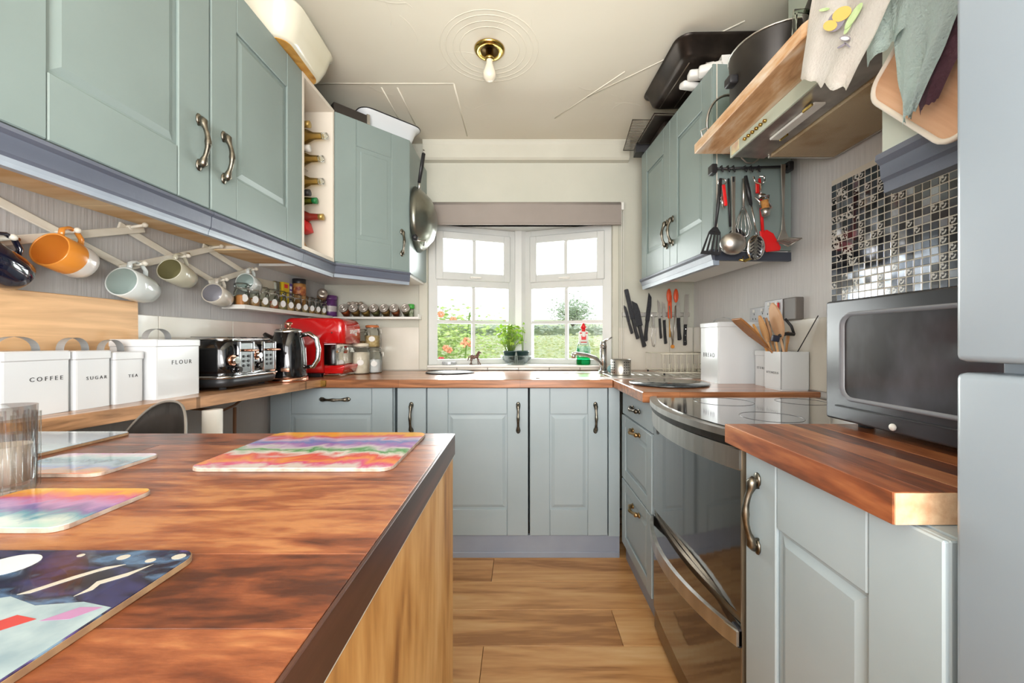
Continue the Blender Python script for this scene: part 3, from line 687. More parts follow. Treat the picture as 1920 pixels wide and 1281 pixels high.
canister(-1.24, -1.13, .868, 1.006, zl(.94), .152, 'COFFEE', 'white metal tin lettered COFFEE with a looped lid handle', (.0145, .018), 'white lettered tins on the left worktop', tz=.56)
canister(-1.24, -1.13, 1.014, 1.106, zl(1.06), .152, 'SUGAR', 'white metal tin lettered SUGAR, second from the left', (.0125, .008), 'white lettered tins on the left worktop', tz=.52)
canister(-1.24, -1.13, 1.114, 1.202, zl(1.16), .148, 'TEA', 'white metal tin lettered TEA, smallest of the left worktop tins', (.0125, .010), 'white lettered tins on the left worktop', tz=.52)
canister(-1.25, -1.105, 1.212, 1.382, zl(1.3), .186, 'FLOUR', 'white metal tin lettered FLOUR, tallest one next to the toaster', (.019, .01), 'white lettered tins on the left worktop', tz=.6)
# right side
canister(.89, 1.115, 1.795, 1.975, ZW, .278, 'BREAD', 'large white metal bread bin lettered BREAD on the right worktop', (.028, .0), None, '-x', hand=False, tz=.45, name='bread_bin')
m = MB(WHITE); m.grid(lambda u, v: Vector((1.0+.05*math.cos(PI*u), 1.955+.02*v, ZW+.277+.03*math.sin(PI*u))), 12, 1, thick=.0015)
o = m.build('lid_handle'); bb = [q for q in COL.objects if q.name.startswith('bread_bin')][0]; o.parent = bb; o.location = -bb.location
canister(1.032, 1.118, 1.668, 1.76, ZW, .152, 'STORE', 'small white square tin squeezed between the bread bin and the utensil tin', (.014, .0), None, '-x', hand=False, lid=True, tz=.5)
canister(1.008, 1.118, 1.545, 1.652, ZW, .15, 'UTENSILS', 'open white square tin crammed with wooden utensils', (.0125, .0), None, '-x', lid=False, tz=.44, name='utensil_pot')
# wooden utensils in the pot
def blade_spoon(lab, base, top, head, m=SPOONW, hw=.03, hl=.10, name='wooden_spoon', cat='utensil', rr=.005, group='wooden utensils in the white tin', shape='oval'):
    base = Vector(base); top = Vector(top); d = (top-base); L = d.length
    q = d.to_track_quat('Z', 'Y'); mb = MB(m)
    mb.cyl((0, 0, 0), (0, 0, L-hl*.9), rr, rr*.9, n=10)
    out = []
    n = 14
    for k in range(n+1):
        t = k/n
        wv = {'oval': math.sin(PI*min(1, .08+t*.92))**.6, 'flat': min(1, .25+t*1.6), 'round': math.sin(PI*t)**.55}[shape]
        if shape == 'flat' and t > .93: wv *= .9
        out.append((max(rr*.9 if t < .9 else .004, hw*wv), L-hl+hl*t))
    poly = [(a, z) for a, z in out]+[(-a, z) for a, z in reversed(out)]
    mb.prism(poly, 'y', -.004, .004, bev=.0015)
    o = single(mb, name, lab, cat, tuple(base), 0, group); o.rotation_mode = 'QUATERNION'; o.rotation_quaternion = Matrix.Rotation(0, 4, 'Z').to_quaternion() @ q @ RZ(head).to_quaternion(); return o
bz = ZW+.008
blade_spoon('wide flat wooden spatula leaning far left out of the white tin', (1.112, 1.60, .95), tuple(at(1380, 598, 1.60)), 0, mat('dark beech', 'a8733f', .5, c2='8f5a2c', sc_=20), .036, .17, 'wooden_spatula', shape='flat')
blade_spoon('small golden wooden spoon behind the wide spatula', (1.07, 1.61, bz), tuple(at(1412, 608, 1.66)), 0, mat('golden wood', 'c08a45', .5), .02, .07, shape='oval')
blade_spoon('pale bowl-shaped wooden spoon standing left of the tallest spoon', (1.06, 1.62, bz), tuple(at(1424, 592, 1.62)), .2, SPOONW, .014, .11, shape='oval')
blade_spoon('brown wooden spoon pressed against the tallest spoon', (1.055, 1.60, bz), tuple(at(1436, 596, 1.61)), -.2, mat('walnut spoon', '9a724b', .5), .015, .11, shape='oval')
blade_spoon('tallest pale wooden spatula with a rounded head in the white tin', (1.075, 1.58, bz), tuple(at(1448, 568, 1.58)), 0, mat('pale pinkish beech', 'cfa27c', .5, c2='d8b089', sc_=18), .036, .15, 'wooden_spatula', shape='round')
blade_spoon('thin wooden stick leaning right in the white tin', (1.05, 1.6, bz), tuple(at(1478, 622, 1.6)), 0, SPOONW, .006, .05, 'wooden_stick')
m = MB(BLACKM); a = at(1478, 610, 1.6); b_ = at(1490, 622, 1.6); m.tube([(1.06, 1.595, bz), at(1466, 640, 1.59), at(1463, 622, 1.585)], .005); m.tube([at(1461, 630, 1.57), at(1474, 626, 1.57), at(1489, 627, 1.57)], .007, n=8); m.tube([at(1489, 627, 1.57), at(1484, 612, 1.575), at(1472, 598, 1.58)], .005)
single(m, 'peeler', 'black bent-handled peeler standing among the wooden utensils', 'utensil')
m = MB(mat('navy square head', '262b3d', .4)); m.box(-.014, .014, -.006, .006, -.012, .012, bev=.002, M=TR(*at(1454, 635, 1.565)) @ RY(.2)); m.cyl(tuple(at(1455, 640, 1.565)), (1.045, 1.58, bz), .004, m=SPOONW)
single(m, 'pastry_brush', 'short brush with a navy square head at the front of the utensil tin', 'utensil')
m = MB(BLACKM); m.cyl((1.1, 1.6, ZW+.13), tuple(at(1534, 592, 1.5)), .0018); m.cyl((1.07, 1.61, bz), (1.1, 1.6, ZW+.13), .0018)
single(m, 'skewer', 'long thin dark skewer slanting out of the utensil tin to the microwave', 'skewer')

# ---------------------------------------------------------------- sockets
def socket(lab, y0, y1, z0, z1, d, mod):
    c = thing('wall_socket', lab, 'socket', (XR, y1, z0), -PI/2)
    W_, H = y1-y0, z1-z0
    m = MB(WHITEP if d < .03 else mat('brown grey socket box', '6f6964', .4)); m.box(0, W_, -d, 0, 0, H, bev=.003); m.build('back_box', c)
    m = MB(mat('satin plate', 'b4b4b6', .35, .2)); m.box(.0, W_*mod, -d-.006, -d-.0005, 0, H, bev=.002); p_ = m.build('face_plate', c)
    for k in range(2):
        xx = W_*mod*(.27+.46*k)
        for dx, dz in ((0, .018), (-.011, -.004), (.011, -.004)):
            m = MB(BLACKM); m.box(xx+dx-.002, xx+dx+.002, -d-.0068, -d-.006, H*.4+dz-.004, H*.4+dz+.004); m.build('pin_slot', p_)
        m = MB(WHITEP); m.box(xx-.006, xx+.006, -d-.012, -d-.006, H*.72, H*.9, bev=.001); m.build('switch', p_)
    return c
socket('flat silver double wall socket above the bread bin', 1.80, 1.94, 1.165, 1.245, .01, 1)
c2 = socket('deep wall box with a red switch, right of the flat double socket', 1.59, 1.78, 1.175, 1.265, .035, .62)
m = MB(REDP); m.box(.094, .102, -.048, -.0415, .045, .075, bev=.002); m.build('red_switch', c2)

# ---------------------------------------------------------------- window side things
# roller blind
c = thing('roller_blind', 'rolled up taupe blind above the window with a beaded pull chain', 'blind', (-.62, 2.56, 0))
TAUPE = mat('taupe blind cloth', '8f867f', .8, c2='978e87', sc_=3)
m = MB(TAUPE); m.box(0, 1.265, -.014, -.011, 1.838, 1.955); m.build('fabric', c)
m = MB(TAUPE); m.cyl((0, .015, 1.955), (1.265, .015, 1.955), .026, n=20); m.build('roller', c)
m = MB(TAUPE); m.box(0, 1.265, -.02, -.006, 1.828, 1.84, bev=.003); m.build('bottom_bar', c)
m = MB(WHITEP); m.box(1.267, 1.285, -.012, .04, 1.925, 1.975, bev=.003); m.box(-.018, -.002, -.012, .04, 1.925, 1.975, bev=.003); m.build('bracket', c)
m = MB(WHITEP)
for xx in (1.27, 1.282): m.tube([(xx, .0, 1.95-k*.05) for k in range(21)], .0018, n=5)
m.build('pull_chain', c)
SZ = WZ0
# horse
BRZ = mat('brown bronze', '5a4038', .4, .3, c2='74574b', sc_=60)
m = MB(BRZ); o_ = at(889, 668, 2.64); ox = o_.x
m.ball((0, 0, .052), (.024, .010, .0125)); m.ball((.017, 0, .056), (.012, .009, .013)); m.ball((-.017, 0, .055), (.012, .0095, .013))
m.tube([(.018, 0, .058), (.027, 0, .072), (.031, 0, .084)], [.0095, .0075, .006]); m.tube([(.027, 0, .086), (.036, 0, .083), (.046, 0, .077)], [.0065, .0055, .0035])
m.tube([(.026, 0, .088), (.018, .001, .074), (.01, 0, .066)], [.003, .004, .002]); m.cyl((.028, .002, .088), (.027, .002, .094), .002, .0005)
for pts in (((.019, .005, .05), (.028, .005, .034), (.022, .005, .02), (.026, .005, .0)), ((.017, -.005, .05), (.024, -.005, .03), (.034, -.005, .018), (.04, -.005, .001)), ((-.019, .005, .052), (-.016, .005, .034), (-.024, .005, .02), (-.017, .005, 0)), ((-.02, -.005, .052), (-.026, -.005, .034), (-.02, -.005, .02), (-.03, -.005, .0))):
    m.tube(pts, [.0065, .0042, .0028, .0034], n=7)
m.tube([(-.027, 0, .06), (-.037, 0, .055), (-.042, 0, .035), (-.047, 0, .028)], [.003, .0035, .004, .0015])
m.box(-.035, .044, -.011, .011, -.0, .0025, bev=.001)
single(m, 'horse_figurine', 'small brown horse figurine trotting on the window sill', 'figurine', (ox, 2.66, SZ))
# glass coaster pack at left
m = MB(mat('cut glass', 'b9bbbd', .15, c2='8f9193', sc_=120)); m.lathe([(0, 0), (.045, 0), (.048, .006), (.047, .020), (.043, .022), (.04, .008), (0, .007)], n=16, smooth=False)
single(m, 'glass_dish', 'small flat cut-glass dish at the left end of the window sill', 'dish', (at(842, 672, 2.66).x, 2.66, SZ))
# herb pots on glass dish
c = thing('glass_bowl', 'clear ribbed glass bowl on the window sill under the herb pots', 'bowl', (at(968, 670, 2.68).x, 2.69, SZ))
m = MB(glass('ribbed glass', (.96, .98, .98), .7)); n = 36
m.lathe([(0, .001), (.055, .001), (.06, .008), (.10, .045), (.102, .062), (.098, .062), (.095, .046), (.056, .012), (0, .008)], n=n); m.build('bowl', c)
m = MB(glass('rib glass', (.95, .97, .97), .7))
for k in range(28):
    a = 2*PI*k/28; m.tube([(.06*math.cos(a), .06*math.sin(a), .008), (.101*math.cos(a), .101*math.sin(a), .045), (.1035*math.cos(a), .1035*math.sin(a), .061)], .003, n=5)
m.build('ribs', c)
LEAF = mat('basil leaf', '8dbb3e', .5, c2='bfe060', sc_=30); STEM = mat('green stem', '6b8a3a', .6)
def herb(lab, dx, nleaf, H, spread, lr, seed):
    c = thing('herb_pot', lab, 'plant', (at(968, 670, 2.68).x+dx, 2.69, SZ+.014), 0, 'herb pots in the glass bowl')
    POT = mat('dark green pot', '1f3a38', .5)
    m = MB(POT); m.lathe([(0, 0), (.030, 0), (.040, .068), (.043, .068), (.043, .078), (.039, .078), (.037, .066), (0, .064)], n=20); m.build('pot', c)
    m = MB(mat('compost', '2b2018', .9)); m.lathe([(0, .068), (.036, .067)], n=16); m.build('soil', c)
    rg = random.Random(seed); m = MB(STEM); lf = MB(LEAF)
    for k in range(nleaf):
        a = rg.uniform(0, 2*PI); r = rg.uniform(0, spread); h = .08+H*rg.uniform(.25, 1)
        p = Vector((r*math.cos(a), r*math.sin(a)*.7, h))
        if k % 3 == 0: m.tube([(p.x*.25, p.y*.25, .066), (p.x*.6, p.y*.6, .066+(h-.066)*.6), p], .0012, n=5)
        q = TR(*p) @ Matrix.Rotation(rg.uniform(0, 6), 4, 'Z') @ RX(rg.uniform(-.8, .8)) @ RY(rg.uniform(-.6, .6)); s = lr*rg.uniform(.7, 1.2)
        pts = [(0, -s), (s*.55, -s*.4), (s*.6, s*.2), (0, s), (-s*.6, s*.2), (-s*.55, -s*.4)]
        V = [lf.bm.verts.new(q @ Vector((x, y_, .15*abs(x)))) for x, y_ in pts]; lf.bm.faces.new(V)
    lf._new(LEAF, True); m.build('stem', c); o = lf.build('leaves', c); o['kind'] = 'stuff'
herb('bushy bright green basil in a dark green pot on the sill', -.045, 260, .17, .085, .017, 3)
herb('sparse leggy seedling in a dark green pot right of the bushy basil', .043, 26, .19, .03, .010, 9)
# washing-up liquid
c = thing('spray_bottle', 'clear bottle of green washing-up spray with a red and white nozzle on the sill', 'bottle', (at(1094, 680, 2.66).x, 2.66, SZ+.001))
m = MB(PLASG); m.lathe([(0, 0), (.040, 0), (.045, .006), (.045, .07), (.041, .085), (0, .085)], sy=.6); m.build('liquid', c)
m = MB(glass('bottle plastic', (.9, .95, .93), .8)); m.lathe([(0, -.0005), (.041, -.0005), (.0465, .005), (.0465, .10), (.043, .125), (.030, .155), (.016, .178), (.015, .19)], sy=.62); m.build('bottle', c)
m = MB(mat('bottle label green', 'bfe0cf', .4, c2='1f8f56', sc_=40)); m.lathe([(.0472, .05), (.0472, .10), (.044, .122)], sy=.625); m.build('front_label', c)
m = MB(WHITEP); m.box(-.030, .030, -.012, .012, .13, .225, bev=.008); m.lathe([(.016, .185), (.018, .19), (.018, .215), (.012, .22)]); m.build('shoulder', c)
m = MB(REDP); m.cyl((0, 0, .24), (0, 0, .275), .022, .006); m.box(-.026, .026, -.0135, -.012, .205, .213); m.box(-.016, .016, -.0135, -.012, .165, .195, bev=.0006); m.box(-.02, .02, -.0135, -.012, .145, .152); m.cyl((0, 0, .22), (0, 0, .24), .013); m.build('nozzle', c)
# sink
c = thing('kitchen_sink', 'stainless steel inset sink with drainer in the right back corner', 'sink', (.08, 2.03, ZW))
m = MB(STEEL); n = 28; cx, cy, rx, ry = .36, .19, .17, .15
rim = []; O = rrect(0, .99, 0, .42, .03, 6)
# deck with a bowl hole
outer = [m.bm.verts.new((x, y_, .004)) for x, y_ in O]
low = [m.bm.verts.new((x, y_, .0)) for x, y_ in O]
for k in range(len(O)): m.bm.faces.new((low[k], low[(k+1) % len(O)], outer[(k+1) % len(O)], outer[k]))
inn = [m.bm.verts.new((.24+(.17)*max(-1, min(1, 1.25*math.cos(2*PI*k/n))), .2+.15*max(-1, min(1, 1.25*math.sin(2*PI*k/n))), .003)) for k in range(n)]
ee = [m.bm.edges.new((outer[k], outer[(k+1) % len(O)])) if not m.bm.edges.get((outer[k], outer[(k+1) % len(O)])) else m.bm.edges.get((outer[k], outer[(k+1) % len(O)])) for k in range(len(O))]
ei = [m.bm.edges.new((inn[k], inn[(k+1) % n])) for k in range(n)]
bmesh.ops.triangle_fill(m.bm, edges=ee+ei, use_beauty=True)
bot = [m.bm.verts.new((.24+(v.co.x-.24)*.88, .2+(v.co.y-.2)*.88, -.035)) for v in inn]
for k in range(n): m.bm.faces.new((inn[k], inn[(k+1) % n], bot[(k+1) % n], bot[k]))
m.bm.faces.new(bot); m._new(STEEL, False); m.build('basin', c)
for k in range(9):
    m = MB(STEEL); m.tube([(.55+k*.042, .05, .0045), (.55+k*.042, .36, .0045)], .003, n=5); m.build('drainer_rib', c)
m = MB(CHROME); m.cyl((.24, .2, -.0348), (.24, .2, -.032), .03); m.build('plug_hole', c)
# tap
TX = at(1128, 690, 2.45).x
c = thing('mixer_tap', 'chrome mixer tap with a flat spout reaching left over the sink', 'tap', (TX, 2.40, ZW+.004))
m = MB(CHROME); m.cyl((0, 0, 0), (0, 0, .012), .028); m.cyl((0, 0, .012), (0, 0, .15), .021, .020); m.cyl((0, 0, .15), (0, 0, .153), .0225); m.build('tap_body', c)
m = MB(CHROME); m.cyl((0, 0, .153), (0, 0, .185), .021, .016); m.tube([(0, 0, .18), (.02, -.01, .195), (.05, -.02, .21)], [.008, .006, .004]); m.build('lever', c)
m = MB(STEEL); m.tube([(-.005, 0, .045), (-.05, -.02, .085), (-.11, -.05, .105), (-.17, -.08, .115), (-.195, -.09, .113)], [.016, .016, .014, .013, .014], flat=.75); m.cyl((-.19, -.088, .112), (-.19, -.088, .088), .012); m.build('spout', c)
# sponge cup
m = MB(mat('teal scourer', '6f9aa0', .7, c2='86adb2', sc_=40)); m.ball((0, 0, .025), (.03, .025, .025)); single(m, 'dish_sponge', 'teal sponge tucked between the tap and the cutlery drainer', 'sponge', (.53, 2.30, ZW+.005))
# cutlery holder perforated
c = thing('cutlery_drainer', 'perforated stainless steel cylinder standing beside the tap', 'cutlery holder', (at(1164, 700, 2.22).x, 2.22, ZW+.0045))
m = MB(STEEL); m.lathe([(0, 0), (.054, 0), (.055, .002), (.055, .085), (.053, .085), (.053, .004), (0, .004)], n=32); b0 = m.build('cylinder', c)
m = MB(BLACKM)
for k in range(24):
    for j in range(5):
        a = 2*PI*k/24+.1
        if (k//3) % 2 == 0: m.cyl((.0548*math.cos(a), .0548*math.sin(a), .014+j*.014), (.0556*math.cos(a), .0556*math.sin(a), .014+j*.014), .0035, n=8, smooth=False)
o = m.build('holes', b0)
# dish rack
c = thing('dish_rack', 'cream wire dish rack on the drainer in the corner', 'dish rack', (.78, 2.18, ZW+.006))
WIRE = mat('cream coated wire', 'd6d0bd', .4)
m = MB(WIRE); L_, D_, H_ = .32, .3, .115
for z in (.012, H_): m.tube([(0, 0, z), (L_, 0, z), (L_, D_, z), (0, D_, z)], .0025, n=6, closed=True)
m.build('frame', c)
m = MB(WIRE)
for k in range(11):
    x = L_*k/10
    m.tube([(x, 0, H_), (x, 0, .012), (x, D_, .012), (x, D_, H_)], .0013, n=5)
m.build('side_wires', c)
m = MB(WIRE)
for k in range(9):
    x = .03+L_*.85*k/8; m.tube([(x, .08, .012), (x, .08, .05), (x+.008, .085, .058), (x+.014, .09, .05), (x+.014, .09, .012)], .0018, n=5)
m.build('plate_prongs', c)
for x, y_ in ((.01, .01), (L_-.01, .01), (.01, D_-.01), (L_-.01, D_-.01)):
    m = MB(RUBBER); m.ball((x, y_, .004), (.006, .006, .0065), n=8); m.build('foot', c)
# round mats
c = thing('round_trivet', 'black round glass worktop saver on the right corner worktop', 'trivet', (.66, 1.78, ZW+.0005))
m = MB(mat('speckled black glass', '2e3438', .18, c2='454c50', sc_=90, coat=.6)); m.lathe([(0, .002), (.166, .002), (.17, .004), (.168, .008), (0, .008)], n=48); m.build('disc', c)
for a in (0, 2, 4):
    m = MB(RUBBER); m.cyl((.1*math.cos(a), .1*math.sin(a), 0), (.1*math.cos(a), .1*math.sin(a), .003), .01); m.build('foot', c)
m = MB(WHITE); m.lathe([(0, .001), (.135, .001), (.14, .005), (0, .006)], n=40); m.lathe([(.1395, 0), (.145, .003), (.1395, .0065)], BLACKM, n=40)
single(m, 'round_trivet', 'white round mat with a thin black rim under the left window', 'trivet', (-.42, 2.40, ZW+.0005))

# ---------------------------------------------------------------- knives on the back wall
for k, (a, b_) in enumerate(((1166, 1232), (1235, 1293))):
    p0 = at(a, 590, 2.59); p1 = at(b_, 590, 2.59)
    m = MB(STEEL); m.box(p0.x, p1.x, 2.583, 2.599, p0.z-.014, p0.z+.014, bev=.002)
    single(m, 'magnetic_knife_bar', ('left magnetic bar holding the all-black knives', 'right magnetic bar holding the tongs and steel knives')[k], 'knife rack')
def knife(lab, tip, end, frac, bw, bm_, hm_, riv=0, hw=.012, blunt=False, group='knives on the wall bars'):
    """tip/end in wall coordinates"""
    bw *= 1.15; hw *= 1.15; T = Vector(tip); E = Vector(end); d = (T-E); L = d.length; ang = math.atan2(d.x, d.z); hl = L*(1-frac)
    c = thing('kitchen_knife', lab, 'knife', tuple(E), 0, group, rot=(0, ang, 0))
    m = MB(bm_)
    pts = [(-bw*.5, hl), (bw*.5, hl), (bw*.5, hl+(L-hl)*.55), (bw*.3, hl+(L-hl)*.85), (-bw*.45 if not blunt else bw*.2, L), (-bw*.5, L-.004)]
    if blunt: pts = [(-bw*.5, hl), (bw*.5, hl), (bw*.5, L-.004), (bw*.3, L), (-bw*.3, L), (-bw*.5, L-.004)]
    m.prism(pts, 'y', -.0012, .0012); m.build('blade', c)
    m = MB(hm_); pts = [(-hw*.7, hl+.004), (hw*.7, hl+.004), (hw*.6, hl*.8), (hw*.7, hl*.35), (hw*1.1, .008), (hw*.6, 0), (-hw*.5, 0), (-hw*.6, hl*.4)]
    m.prism(pts, 'y', -.008, .006, bev=.0025); h = m.build('handle', c)
    for k in range(riv):
        z = hl*(.2+.3*k); m = MB(CHROME); m.cyl((0, -.0095, z), (0, -.0078, z), .0032, n=8); m.build('rivet', h)
YK = 2.572
KB = mat('black coated blade', '2a2b2f', .35, .3, c2='3a3b40', sc_=150)
knife('short black knife with the leftmost tip on the wall bar', at(1171, 571, YK), at(1184.5, 626, YK), .58, .016, KB, BLACKM, hw=.010)
knife('long black bread knife rising highest at the left of the bar', at(1173, 543, YK), at(1195, 636, YK-.012), .6, .024, KB, BLACKM, blunt=True)
knife('broad black chef knife third along the left bar', at(1188, 564, YK), at(1207, 651, YK-.022), .55, .036, KB, BLACKM, hw=.014)
knife('black knife leaning the other way with its tip to the right', at(1219, 550, YK), at(1209, 640, YK-.012), .58, .024, KB, BLACKM, hw=.013)
knife('small steel paring knife with a slim black handle', at(1235, 562, YK), at(1238.5, 635, YK), .5, .014, STEEL, BLACKM, hw=.008)
knife('steel knife with a curved black handle left of the orange spatula', at(1244, 566, YK), at(1247, 645, YK), .45, .016, STEEL, BLACKM, hw=.010)
knife('serrated steel knife with a thick black handle right of the tongs', at(1271, 560, YK), at(1273, 638, YK), .48, .02, STEEL, BLACKM, blunt=True, hw=.013)
knife('rightmost steel carving knife with a riveted black handle', at(1288, 552, YK), at(1283, 648, YK), .6, .022, STEEL, BLACKM, 3, blunt=True)
m = MB(STEEL); a = at(1224, 613, YK); m.tube([a+Vector(v) for v in ((-.01, 0, 0), (-.002, 0, -.02), (-.008, 0, -.06), (-.002, 0, -.12), (.008, 0, -.128), (.014, 0, -.11), (.016, 0, 0), (.002, 0, .006))], .003, n=6, closed=True); m.box(a.x-.004, a.x+.010, YK-.001, YK+.008, a.z-.002, a.z+.08)
single(m, 'loop_peeler', 'steel peeler with an open wire loop handle between the two bars', 'peeler')
c = thing('kitchen_tongs', 'steel tongs with orange silicone tips pointing up on the right bar', 'tongs', tuple(at(1261, 650, YK-.02)))
for s_ in (-1, 1):
    m = MB(STEEL); m.tube([(0, 0, .01), (s_*.012, 0, .12), (s_*.02, 0, .26)], [.006, .006, .007], flat=.5); arm = m.build('arm', c)
    m = MB(ORANGEP); m.ball((s_*.022, 0, .325), (.016, .008, .045)); m.build('silicone_tip', arm)
m = MB(ORANGE); m.cyl((0, -.004, .0), (0, .004, .0), .012); m.build('locking_ring', c)
c = thing('silicone_spatula', 'orange headed spatula with a wooden handle behind the tongs', 'spatula', tuple(at(1256, 612, YK)))
m = MB(ORANGEP); m.box(-.013, .013, -.003, .003, .05, .20, bev=.003); m.build('head', c)
m = MB(mat('honey wood', 'c9964f', .5)); m.cyl((0, 0, -.07), (0, 0, .06), .0055); m.build('handle', c)

# ---------------------------------------------------------------- utensil rail on the cupboard end
YU = 1.566
c = thing('utensil_rail', 'black hanging rail with hooks on the cupboard end panel', 'rail', (0, 0, 0))
a, b_ = at(1338, 317, YU), at(1481, 312, YU)
m = MB(BLACKM); m.cyl(a, b_, .0045); m.build('rod', c)
for p_ in (a, b_):
    m = MB(BLACKM); m.box(p_.x-.011, p_.x+.011, p_.y-.01, 1.592, p_.z-.018, p_.z+.018, bev=.003); m.build('bracket', c)
HK = []
for px in (1352, 1364, 1374, 1396, 1407, 1421, 1469):
    p_ = at(px, 315, YU); HK.append(p_)
    m = MB(BLACKM); m.tube([(p_.x, YU+.006, p_.z-.004), (p_.x, YU+.005, p_.z+.006), (p_.x, YU-.005, p_.z+.006), (p_.x, YU-.007, p_.z-.012), (p_.x, YU-.014, p_.z-.02), (p_.x, YU-.016, p_.z-.01)], .0032, n=6); m.build('hook', c)
Yf = 1.545
def P(px, py, y_=Yf): return at(px, py, y_)
def flatpoly(mb, pts, y_, th, m=None, bev=.001): mb.prism([(at(px, py, y_).x, at(px, py, y_).z) for px, py in pts], 'y', y_-th/2, y_+th/2, m, bev=bev)
G = 'utensils on the hanging rail'
# black slotted turner
c = thing('slotted_turner', 'black plastic slotted turner hanging at the left end of the rail', 'spatula', (0, 0, 0), 0, G); Y1 = 1.535
m = MB(BLACKM); m.tube([P(1351, 335, Y1), P(1347, 380, Y1), P(1341, 428, Y1)], [.006, .007, .005]); m.build('handle', c)
m = MB(BLACKM)
TL, TRt, BR, BL = (1329, 434), (1351, 436), (1351, 479), (1313, 476)
def lerp(a, b, t): return (a[0]+(b[0]-a[0])*t, a[1]+(b[1]-a[1])*t)
flatpoly(m, [(1337, 426), (1345, 426), TRt, TL], Y1, .004); flatpoly(m, [TL, TRt, lerp(TRt, BR, .12), lerp(TL, BL, .12)], Y1, .004); flatpoly(m, [lerp(TL, BL, .85), lerp(TRt, BR, .85), BR, BL], Y1, .004)
for k in range(5):
    t0, t1 = (k*.23, k*.23+.12) if k < 4 else (.9, 1.0)
    if k == 0: t0, t1 = 0, .12
    A, B = lerp(TL, BL, .1), lerp(TRt, BR, .1); C_, D_ = lerp(TL, BL, .87), lerp(TRt, BR, .87)
    flatpoly(m, [lerp(A, B, t0), lerp(A, B, t1), lerp(C_, D_, t1), lerp(C_, D_, t0)], Y1, .004)
m.build('slotted_head', c)
# corkscrew red
c = thing('corkscrew', 'small folding corkscrew with a red handle on the second hook', 'corkscrew', (0, 0, 0), 0, G)
m = MB(REDP); m.box(-.006, .006, -.005, .005, -.038, .045, bev=.003, M=TR(*P(1359, 368)) @ RY(-.12)); m.build('handle', c)
m = MB(CHROME); p_ = P(1354, 341); m.tube([p_+Vector((.016*math.cos(k*PI/5), 0, .011*math.sin(k*PI/5))) for k in range(10)], .0028, n=6, closed=True); q0 = P(1350, 350); m.tube([q0+Vector((.0045*math.cos(k*1.2), .003*math.sin(k*1.2), -k*.0026)) for k in range(24)], .0016, n=5); m.tube([P(1352, 368), P(1357, 390)], .003); m.build('lever', c)
# black spoon behind ladle
c = thing('black_spoon', 'black serving spoon mostly hidden behind the steel ladle', 'spoon', (0, 0, 0), 0, G)
m = MB(BLACKM); m.tube([P(1366, 335, 1.565), P(1369, 425, 1.565)], .004); m.build('handle', c)
m = MB(BLACKM); m.ball(P(1381, 450, 1.565), (.038, .012, .045), n=16); m.build('bowl', c)
# ladle
c = thing('ladle', 'stainless steel ladle with its round bowl facing the room', 'ladle', (0, 0, 0), 0, G); Y1 = 1.53
m = MB(STEEL); flatpoly(m, [(1371, 331), (1379, 331), (1378, 400), (1380, 440), (1372, 440), (1373, 400)], Y1, .003); m.build('handle', c)
m = MB(STEEL); m.ball(P(1374, 457, Y1-.005), (.048, .035, .042), n=24); m.build('bowl', c)
m = MB(BLACKM); flatpoly(m, [(1373.5, 331.5), (1377, 331.5), (1377, 341), (1373.5, 341)], Y1-.002, .002, bev=.0003); m.build('hanging_hole', c)
# whisk
c = thing('whisk', 'steel balloon whisk hanging behind the slotted spoon', 'whisk', (0, 0, 0), 0, G); Y1 = 1.562
m = MB(STEEL); m.tube([P(1394, 335, Y1), P(1394, 388, Y1)], [.005, .0045]); m.build('handle', c)
m = MB(CHROME)
for k in range(6):
    a = k*PI/6; s_ = .032; p0 = P(1394, 387, Y1); 
    m.tube([p0+Vector((math.cos(a)*s_*f*sg, math.sin(a)*s_*.5*f*sg, -h)) for sg, f, h in ((-1, .1, 0), (-1, .6, .04), (-1, 1, .085), (-1, .7, .115), (0, 0, .125), (1, .7, .115), (1, 1, .085), (1, .6, .04), (1, .1, 0))], .0012, n=5)
m.build('wires', c)
# slotted spoon
c = thing('slotted_spoon', 'steel slotted spoon with herringbone slots and a black grip', 'spoon', (0, 0, 0), 0, G); Y1 = 1.532
m = MB(BLACKM); m.tube([P(1398, 330, Y1), P(1403, 360, Y1), P(1408, 384, Y1)], [.006, .009, .006]); m.build('grip', c)
m = MB(CHROME); m.tube([P(1408, 382, Y1), P(1419, 440, Y1)], .0035); m.build('handle', c)
m = MB(CHROME); m.ball(P(1417, 464, Y1), (.036, .008, .049), n=20, M=RY(.12)); b0 = m.build('bowl', c)
m = MB(BLACKM)
for k in range(6):
    for s_ in (-1, 1):
        q = P(1417+s_*6.5-k*.3+1, 447+k*6.4, Y1-.0082); m.box(-.0085, .0085, -.001, .0012, -.0018, .0018, M=TR(*q) @ RY(s_*.7))
m.build('slots', b0)
# red spatula
c = thing('silicone_spatula', 'bright red silicone spatula at the right of the hanging utensils', 'spatula', (0, 0, 0), 0, G); Y1 = 1.56
m = MB(REDP); m.tube([P(1424, 335, Y1), P(1427, 385, Y1), P(1430, 436, Y1)], [.005, .006, .006]); m.build('handle', c)
m = MB(REDP); flatpoly(m, [(1424, 434), (1438, 431), (1450, 438), (1464, 464), (1462, 470), (1437, 473), (1428, 460)], Y1, .008, bev=.003); m.build('head', c)
